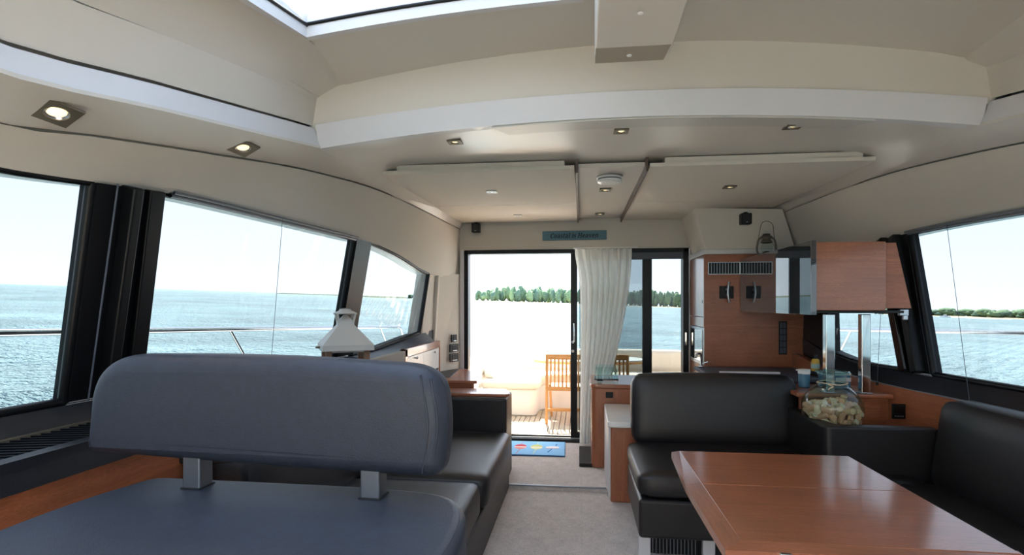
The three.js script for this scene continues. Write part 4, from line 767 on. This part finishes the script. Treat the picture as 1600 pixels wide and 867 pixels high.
{
  const t = thing('tumbler', 'drinking glass with thick base in front of the glass vessel', 'glass', [0.175, 0.73, -4.83]);
  part('glass_body', lathe([[0.0, 0.02], [0.027, 0.02], [0.029, 0.06], [0.031, 0.125]], 32), M.clear, t); part('glass_base', lathe([[0, 0], [0.027, 0], [0.028, 0.02], [0, 0.02]], 32), M.clear, t); part('dark_band', lathe([[0.0275, 0.012], [0.0285, 0.018], [0.0285, 0.026]], 32), M.dark, t);
}
// thin guide wires of the window blinds
for (const [s, zb, zt, label] of [[L_, -2.98, -2.85, 'thin blind guide wire down the long port window'], [R_, -3.12, -3.4, 'thin blind guide wire down the large starboard window'], [R_, -3.84, -3.9, 'thin blind guide wire under the hanging cabinet hook']]) {
  const t = thing('guide_wire', label, 'wire', [0, 0, 0]); const a = s.sill(zb).add(V(-s.sgn * 0.09, -0.1, 0)), b = s.top(zt).add(V(-s.sgn * 0.045, 0, 0));
  const top = zt === -3.9 ? a.clone().lerp(b, 0.52) : b; part('wire', rod(a, top, 0.0013, 6), M.padGrey, t); part('clip', rbox(0.012, 0.02, 0.012, a.x, a.y, a.z, 0.002), M.dark, t);
}

// ---------------------------------------------------------------- cockpit
const deck = struct('deck', 'teak planked cockpit deck and white side decks');
part('deck_base', [box3(-2.6, 3.05, -0.1, 0.02, -8.75, AFT - 0.1)], M.caulk, deck);
for (let k = 0; k < 52; k++) { const x = -1.3 + k * 0.06; part('plank', box3(x, x + 0.053, 0.01, 0.03, -8.3, AFT - 0.13, 0.002), M.deckTeak, deck, 'z'); }
for (const s of [-1, 1]) { const a = CX + s * 2.2, b = CX + s * 2.82; part('side_deck', box3(Math.min(a, b), Math.max(a, b), 0.2, 0.32, -8.6, 3.2), M.gelOut, deck); part('toe_rail', box3(CX + s * 2.76, CX + s * 2.86, 0.3, 0.46, -8.6, 3.2, 0.02), M.gelOut, deck); part('hull_side', box3(CX + s * 2.7, CX + s * 2.8, -1.8, 0.25, -8.6, 3.2, 0.02), M.gelOut, deck); }
part('coaming', [box3(-1.75, -1.22, 0.02, 0.62, -8.2, AFT - 0.14, 0.06), box3(1.75, 2.3, 0.02, 0.62, -8.2, AFT - 0.14, 0.06)], M.gelOut, deck);
part('transom', box3(-1.6, 2.1, 0.0, 0.52, -8.65, -8.2, 0.05), M.gelOut, deck);
{
  const t = thing('cockpit_sofa', 'white U-shaped cockpit sofa with cream cushions outside the door', 'sofa', [0, 0, 0]);
  const ush = roundPoly([[-1.2, 0, 0.1], [-0.52, 0, 0.1], [-0.5, 0.5, 0.25], [0.98, 0.5, 0.25], [1.0, 0, 0.1], [1.72, 0, 0.1], [1.72, 1.4, 0.2], [-1.2, 1.4, 0.2]]);
  part('seat_base', extrude(ush, 0.33, 0.02, 3, 12).rotateX(-Math.PI / 2).translate(0, 0.03, -6.78), M.gelOut, t);
  const cu = roundPoly([[-1.2, -0.05, 0.1], [-0.48, -0.05, 0.12], [-0.46, 0.46, 0.25], [0.95, 0.46, 0.25], [0.97, -0.05, 0.12], [1.72, -0.05, 0.1], [1.72, 1.2, 0.2], [-1.2, 1.2, 0.2]]);
  part('seat_cushion', extrude(cu, 0.1, 0.035, 5, 12).rotateX(-Math.PI / 2).translate(0, 0.36, -6.78), M.cream, t);
  part('backrest', cushion(2.5, 0.3, 0.14, 0.05).translate(0.25, 0.6, -8.05), M.cream, t);
  part('side_backrest', cushion(0.14, 0.3, 1.0, 0.05).translate(-1.13, 0.6, -7.45), M.cream, t); part('side_backrest', cushion(0.14, 0.3, 1.0, 0.05).translate(1.66, 0.6, -7.45), M.cream, t);
}
{
  const t = thing('cockpit_table', 'oval white cockpit table with wooden edge on a white pedestal', 'table', [0.14, 0.03, -7.3]);
  const e = new THREE.Shape(); e.absellipse(0, 0, 0.72, 0.36, 0, Math.PI * 2); const e2 = new THREE.Shape(); e2.absellipse(0, 0, 0.735, 0.375, 0, Math.PI * 2);
  part('table_top', extrude(e, 0.02, 0.004, 2, 40).rotateX(-Math.PI / 2).translate(0, 0.645, 0), M.white, t); part('edge_band', extrude(e2, 0.03, 0.006, 2, 40).rotateX(-Math.PI / 2).translate(0, 0.618, 0), M.teak, t);
  part('pedestal', [cyl(0.055, 0.055, 0.6, 0, 0.32, 0), cyl(0.13, 0.17, 0.04, 0, 0.02, 0), rbox(0.2, 0.03, 0.2, 0, 0.605, 0)], M.gelOut, t);
}
{
  const t = thing('folding_chair', 'slatted teak folding chair standing in the open doorway view', 'chair', [-0.145, 0.03, -6.42]);
  const w = 0.225, top = 0.79;
  for (const s of [-1, 1]) { part('back_leg', bar(V(s * w, 0, 0.06), V(s * w, top, -0.02), 0.032, 0.028), M.teak, t, 'y'); part('front_leg', bar(V(s * (w - 0.035), 0, -0.4), V(s * (w - 0.035), 0.45, 0.02), 0.026, 0.026), M.teak, t, 'y'); }
  part('top_rail', bar(V(-w, top - 0.03, -0.02), V(w, top - 0.03, -0.02), 0.028, 0.065), M.teak, t); part('lower_rail', bar(V(-w, 0.4, 0.015), V(w, 0.4, 0.015), 0.026, 0.05), M.teak, t);
  for (let k = 0; k < 9; k++) { const x = -0.18 + k * 0.045; part('back_slat', bar(V(x, 0.4, 0.015), V(x, top - 0.04, -0.018), 0.02, 0.011), M.teak, t, 'y'); }
  for (let k = 0; k < 7; k++) part('seat_slat', rbox(0.41, 0.014, 0.046, 0, 0.385, -0.03 - k * 0.055, 0.004), M.teak, t);
  part('stretcher', bar(V(-w, 0.16, 0.045), V(w, 0.16, 0.045), 0.022, 0.03), M.teak, t); part('stretcher', bar(V(-w + 0.03, 0.1, -0.32), V(w - 0.03, 0.1, -0.32), 0.022, 0.03), M.teak, t);
  const nt = thing('seat_pad', 'white seat pad lying on the teak chair in the open doorway', 'cushion', [-0.145, 0.425, -6.6]); part('pad', cushion(0.4, 0.04, 0.38, 0.018, 0.006), M.gelOut, nt);
  const c = copyOf(t, 'slatted teak folding chair seen through the tinted fixed door pane'); c.position.x = 0.32;
}
// ---------------------------------------------------------------- rails outside
function railing(s, label) {
  const t = thing('railing', label, 'railing', [0, 0, 0]), X = (z) => CX + s * lerp(2.82, 2.62, THREE.MathUtils.smoothstep(-z, 3, 8)), Y = (z) => 1.285 - 0.035 * Math.max(0, -1.8 - z);
  const zz = [...zs(2.5, -7.2, 14)];
  part('top_rail', tube(zz.map((z) => V(X(z), Y(z), z)), 0.019, 60, 10), M.chrome, t);
  for (const z of s < 0 ? [-0.6, -3.85, -6.6] : [-1.5, -3.6, -6.37]) part('stanchion', rod(V(X(z), Y(z), z), V(X(z) - s * 0.03, 0.44, z - 0.62), 0.0125), M.chrome, t);
  part('end_bend', tube([V(X(-7.2), Y(-7.2), -7.2), V(X(-7.3), Y(-7.2) - 0.04, -7.32), V(X(-7.5), 0.5, -7.5)], 0.019, 20, 10), M.chrome, t);
}
railing(-1, 'stainless steel guard rail outside the port windows'); railing(1, 'stainless steel guard rail outside the starboard windows');

// ---------------------------------------------------------------- sea, shores, trees, passing boat
const seaY = (x, z) => -1.5 - 0.0331 * x - 0.003 * z;
{
  const NA = 420, rad = [0]; let r = 1.4; while (r < 9000) { rad.push(r); r *= r < 300 ? 1.024 : 1.12; }
  const pos = [0, seaY(0, 0), 0], idx = [], uv = [0, 0], waves = [];
  for (let k = 0; k < 26; k++) { const l = 0.5 * Math.pow(14, k / 25), a = rr(-0.9, 0.9) + 0.5; waves.push([Math.cos(a) * 2 * Math.PI / l, Math.sin(a) * 2 * Math.PI / l, 0.0062 * Math.pow(l, 0.85), rr(0, 6.28), l]); }
  for (let i = 1; i < rad.length; i++) for (let j = 0; j < NA; j++) {
    const a = j / NA * 2 * Math.PI, x = rad[i] * Math.cos(a), z = rad[i] * Math.sin(a), cell = Math.max(rad[i] * 0.0225, 0.03); let h = 0;
    for (const [kx, kz, A, p, l] of waves) { const f = THREE.MathUtils.clamp((l / cell - 2.2) / 3, 0, 1); if (f) { const s = Math.sin(kx * x + kz * z + p); h += f * A * (s + 0.3 * s * s); } }
    pos.push(x, seaY(x, z) + h, z); uv.push(x, z);
    if (i > 1) { const b = 1 + (i - 2) * NA, c = b + NA, j2 = (j + 1) % NA; idx.push(b + j, b + j2, c + j, b + j2, c + j2, c + j); } else idx.push(0, 1 + (j + 1) % NA, 1 + j);
  }
  const g = new THREE.BufferGeometry(); g.setAttribute('position', new THREE.Float32BufferAttribute(pos, 3)); g.setAttribute('uv', new THREE.Float32BufferAttribute(uv, 2)); g.setIndex(idx); g.computeVertexNormals();
  const bump = dataTex(1024, 1024, (u, v) => 0.5 + 0.17 * Math.sin(2 * Math.PI * (u * 9 + v * 5 + 0.5 * n8(u, v))) * n8(v, u) + 0.42 * (n32(u, v) - 0.5) + 0.3 * (n64(u, v) - 0.5) + 0.2 * (n128(u, v) - 0.5) + 0.12 * (n256(u, v) - 0.5), false, [1 / 11, 1 / 7.3]);
  const tone = dataTex(512, 512, (u, v) => { const k = 0.8 + 0.4 * (0.6 * n8(u, v) + 0.4 * n32(u, v)); return [0.475 * k, 0.58 * k, 0.615 * k]; }, true, [1 / 90, 1 / 60]);
  const sea = new THREE.Mesh(g, P({ map: tone, roughness: 0.3, bumpMap: bump, bumpScale: 0.5, ior: 1.2 })); sea.name = 'sea'; sea.userData = { kind: 'structure', label: 'choppy blue green water around the boat' }; scene.add(sea);
}
// things far off stand on the sea at (angle from the bow-stern line to starboard, distance)
const far = (u, d) => { const xr = (u - 800) / 870, a = Math.atan2(xr * Math.cos(YAW) - Math.sin(YAW), xr * Math.sin(YAW) + Math.cos(YAW)), x = d * Math.sin(a), z = -d * Math.cos(a); return V(x, seaY(x, z), z); };
function shore(u0, u1, d, h, depth, label, m) {
  const g = struct('shore', label); g.name = 'shore_' + (++shoreN); const us = zs(u0, u1, 24), A = us.map((u) => far(u, d)), B = us.map((u, i) => far(u, d + depth).add(V(0, h * (i === 0 || i === 24 ? 0.2 : 1), 0)));
  part('bank', ribbon(A, B, V(0, -1.5, 0)), m, g); return g;
}
let shoreN = 0;
M.sand = S({ color: 0xb9ad8c, roughness: 1 }); M.marsh = S({ color: 0x4f5c4c, roughness: 1 });
shore(735, 1180, 780, 1.2, 60, 'low sandy bank of the wooded island', M.sand);
shore(1380, 2100, 900, 1.5, 60, 'low bank of the wooded starboard shore', M.sand);
shore(432, 640, 1500, 2.6, 120, 'thin strip of far land low on the horizon', M.marsh);
const leafMats = [0x56705a, 0x627c60, 0x4d675a, 0x6d8768].map((c) => S({ color: c, roughness: 1 })), barkM = S({ color: 0x6a5a48, roughness: 1 });
const treeProto = [0, 1, 2, 3].map((k) => {
  const blobs = [], n = 9; for (let i = 0; i < n; i++) { const b = new THREE.IcosahedronGeometry(rr(0.16, 0.27), 2), p = b.attributes.position, ph = rr(0, 9); for (let j = 0; j < p.count; j++) { const s = 1 + 0.22 * Math.sin(p.getX(j) * 31 + ph) * Math.sin(p.getY(j) * 27 + 1.7 * ph) + 0.12 * Math.sin(p.getZ(j) * 63 + ph); p.setXYZ(j, p.getX(j) * s, p.getY(j) * s * 1.15, p.getZ(j) * s); } const a = rr(0, 6.28), q = rr(0, 0.26); b.translate(q * Math.cos(a), rr(0.25, 0.78), q * Math.sin(a)); blobs.push(b); }
  return [G(blobs), G([cyl(0.025, 0.05, 0.45, 0, 0.2, 0, 6)])];
});
const treeRoot = [];
function tree(u, d, h, w, label, group, k) {
  let t; if (treeRoot[k]) t = copyOf(treeRoot[k], label, group);
  else { t = treeRoot[k] = thing('tree', label, 'tree', [0, 0, 0], 0, group); for (const [n, g, m] of [['crown', treeProto[k][0], leafMats[k]], ['trunk', treeProto[k][1], barkM]]) { const o = new THREE.Mesh(g, m); o.name = numbered(n); t.add(o); } }
  t.position.copy(far(u, d)).add(V(0, 0.3, 0)); t.scale.set(w, h, w); t.rotation.y = rr(0, 6.28);
}
for (let i = 0; i < 96; i++) { const u = 747 + i * 3.5 + rr(-2, 2), e = Math.min(1, (u - 738) / 55); tree(u, 800 + rr(0, 45), (18 + rr(0, 6)) * (0.45 + 0.55 * Math.sqrt(e)), rr(10.5, 14.5), 'leafy green tree on the wooded island seen past the stern', 'trees on the wooded island', i % 4); }
for (let i = 0; i < 62; i++) { const u = 1370 + i * 7 + rr(-3, 3); tree(u, 930 + rr(0, 50), 8 + rr(0, 4), rr(19, 27), 'round dark green tree on the starboard shore', 'trees on the starboard shore', (i * 3 + 1) % 4); }
for (let i = 0; i < 7; i++) tree(640 + i * 7 + rr(-2, 2), 950 + rr(0, 20), 5 + i * 0.9 + rr(0, 2), rr(14, 18), 'low tree on the point seen through the small port window', 'trees on the port point', i % 4);
shore(560, 735, 930, 1.0, 50, 'low point of land seen through the small port window', M.marsh);
{
  const t = thing('motorboat', 'small white motorboat crossing in front of the starboard shore', 'boat', [0, 0, 0]); t.position.copy(far(1477, 640)).add(V(0, 0.1, 0)); const a = far(1477, 640), b = far(1500, 640); t.rotation.y = Math.atan2(-(b.z - a.z), b.x - a.x) + Math.PI;
  const hull = roundPoly([[-4, 0, 0.2], [3, 0, 1], [4.4, 1.5, 0.4], [-4, 1.2, 0.3]]); part('hull', extrude(hull, 2.2, 0.3, 3).translate(0, -0.1, -1.1), M.gelOut, t); part('cabin', rbox(2.4, 1.1, 1.5, 0.2, 1.9, 0, 0.3), M.gelOut, t); part('cabin_window', rbox(2.0, 0.45, 1.54, 0.3, 2.0, 0, 0.1), M.dark, t);
  const w = thing('wake', 'white foam wake trailing behind the small motorboat', 'wake', [0, 0, 0]); const us = zs(1481, 1580, 16); part('foam', ribbon(us.map((u, i) => far(u, 640 + i * 0.6).add(V(0, 0.2, 0))), us.map((u, i) => far(u, 648 + i * 2.2).add(V(0, 0.55 - 0.015 * i, 0))), V(0, -0.2, 0)), S({ color: 0xf4f6f6, roughness: 0.9 }), w);
}
scene.traverse((o) => { if (o.isMesh) { o.castShadow = o.receiveShadow = true; } });
renderer.render(scene, camera);
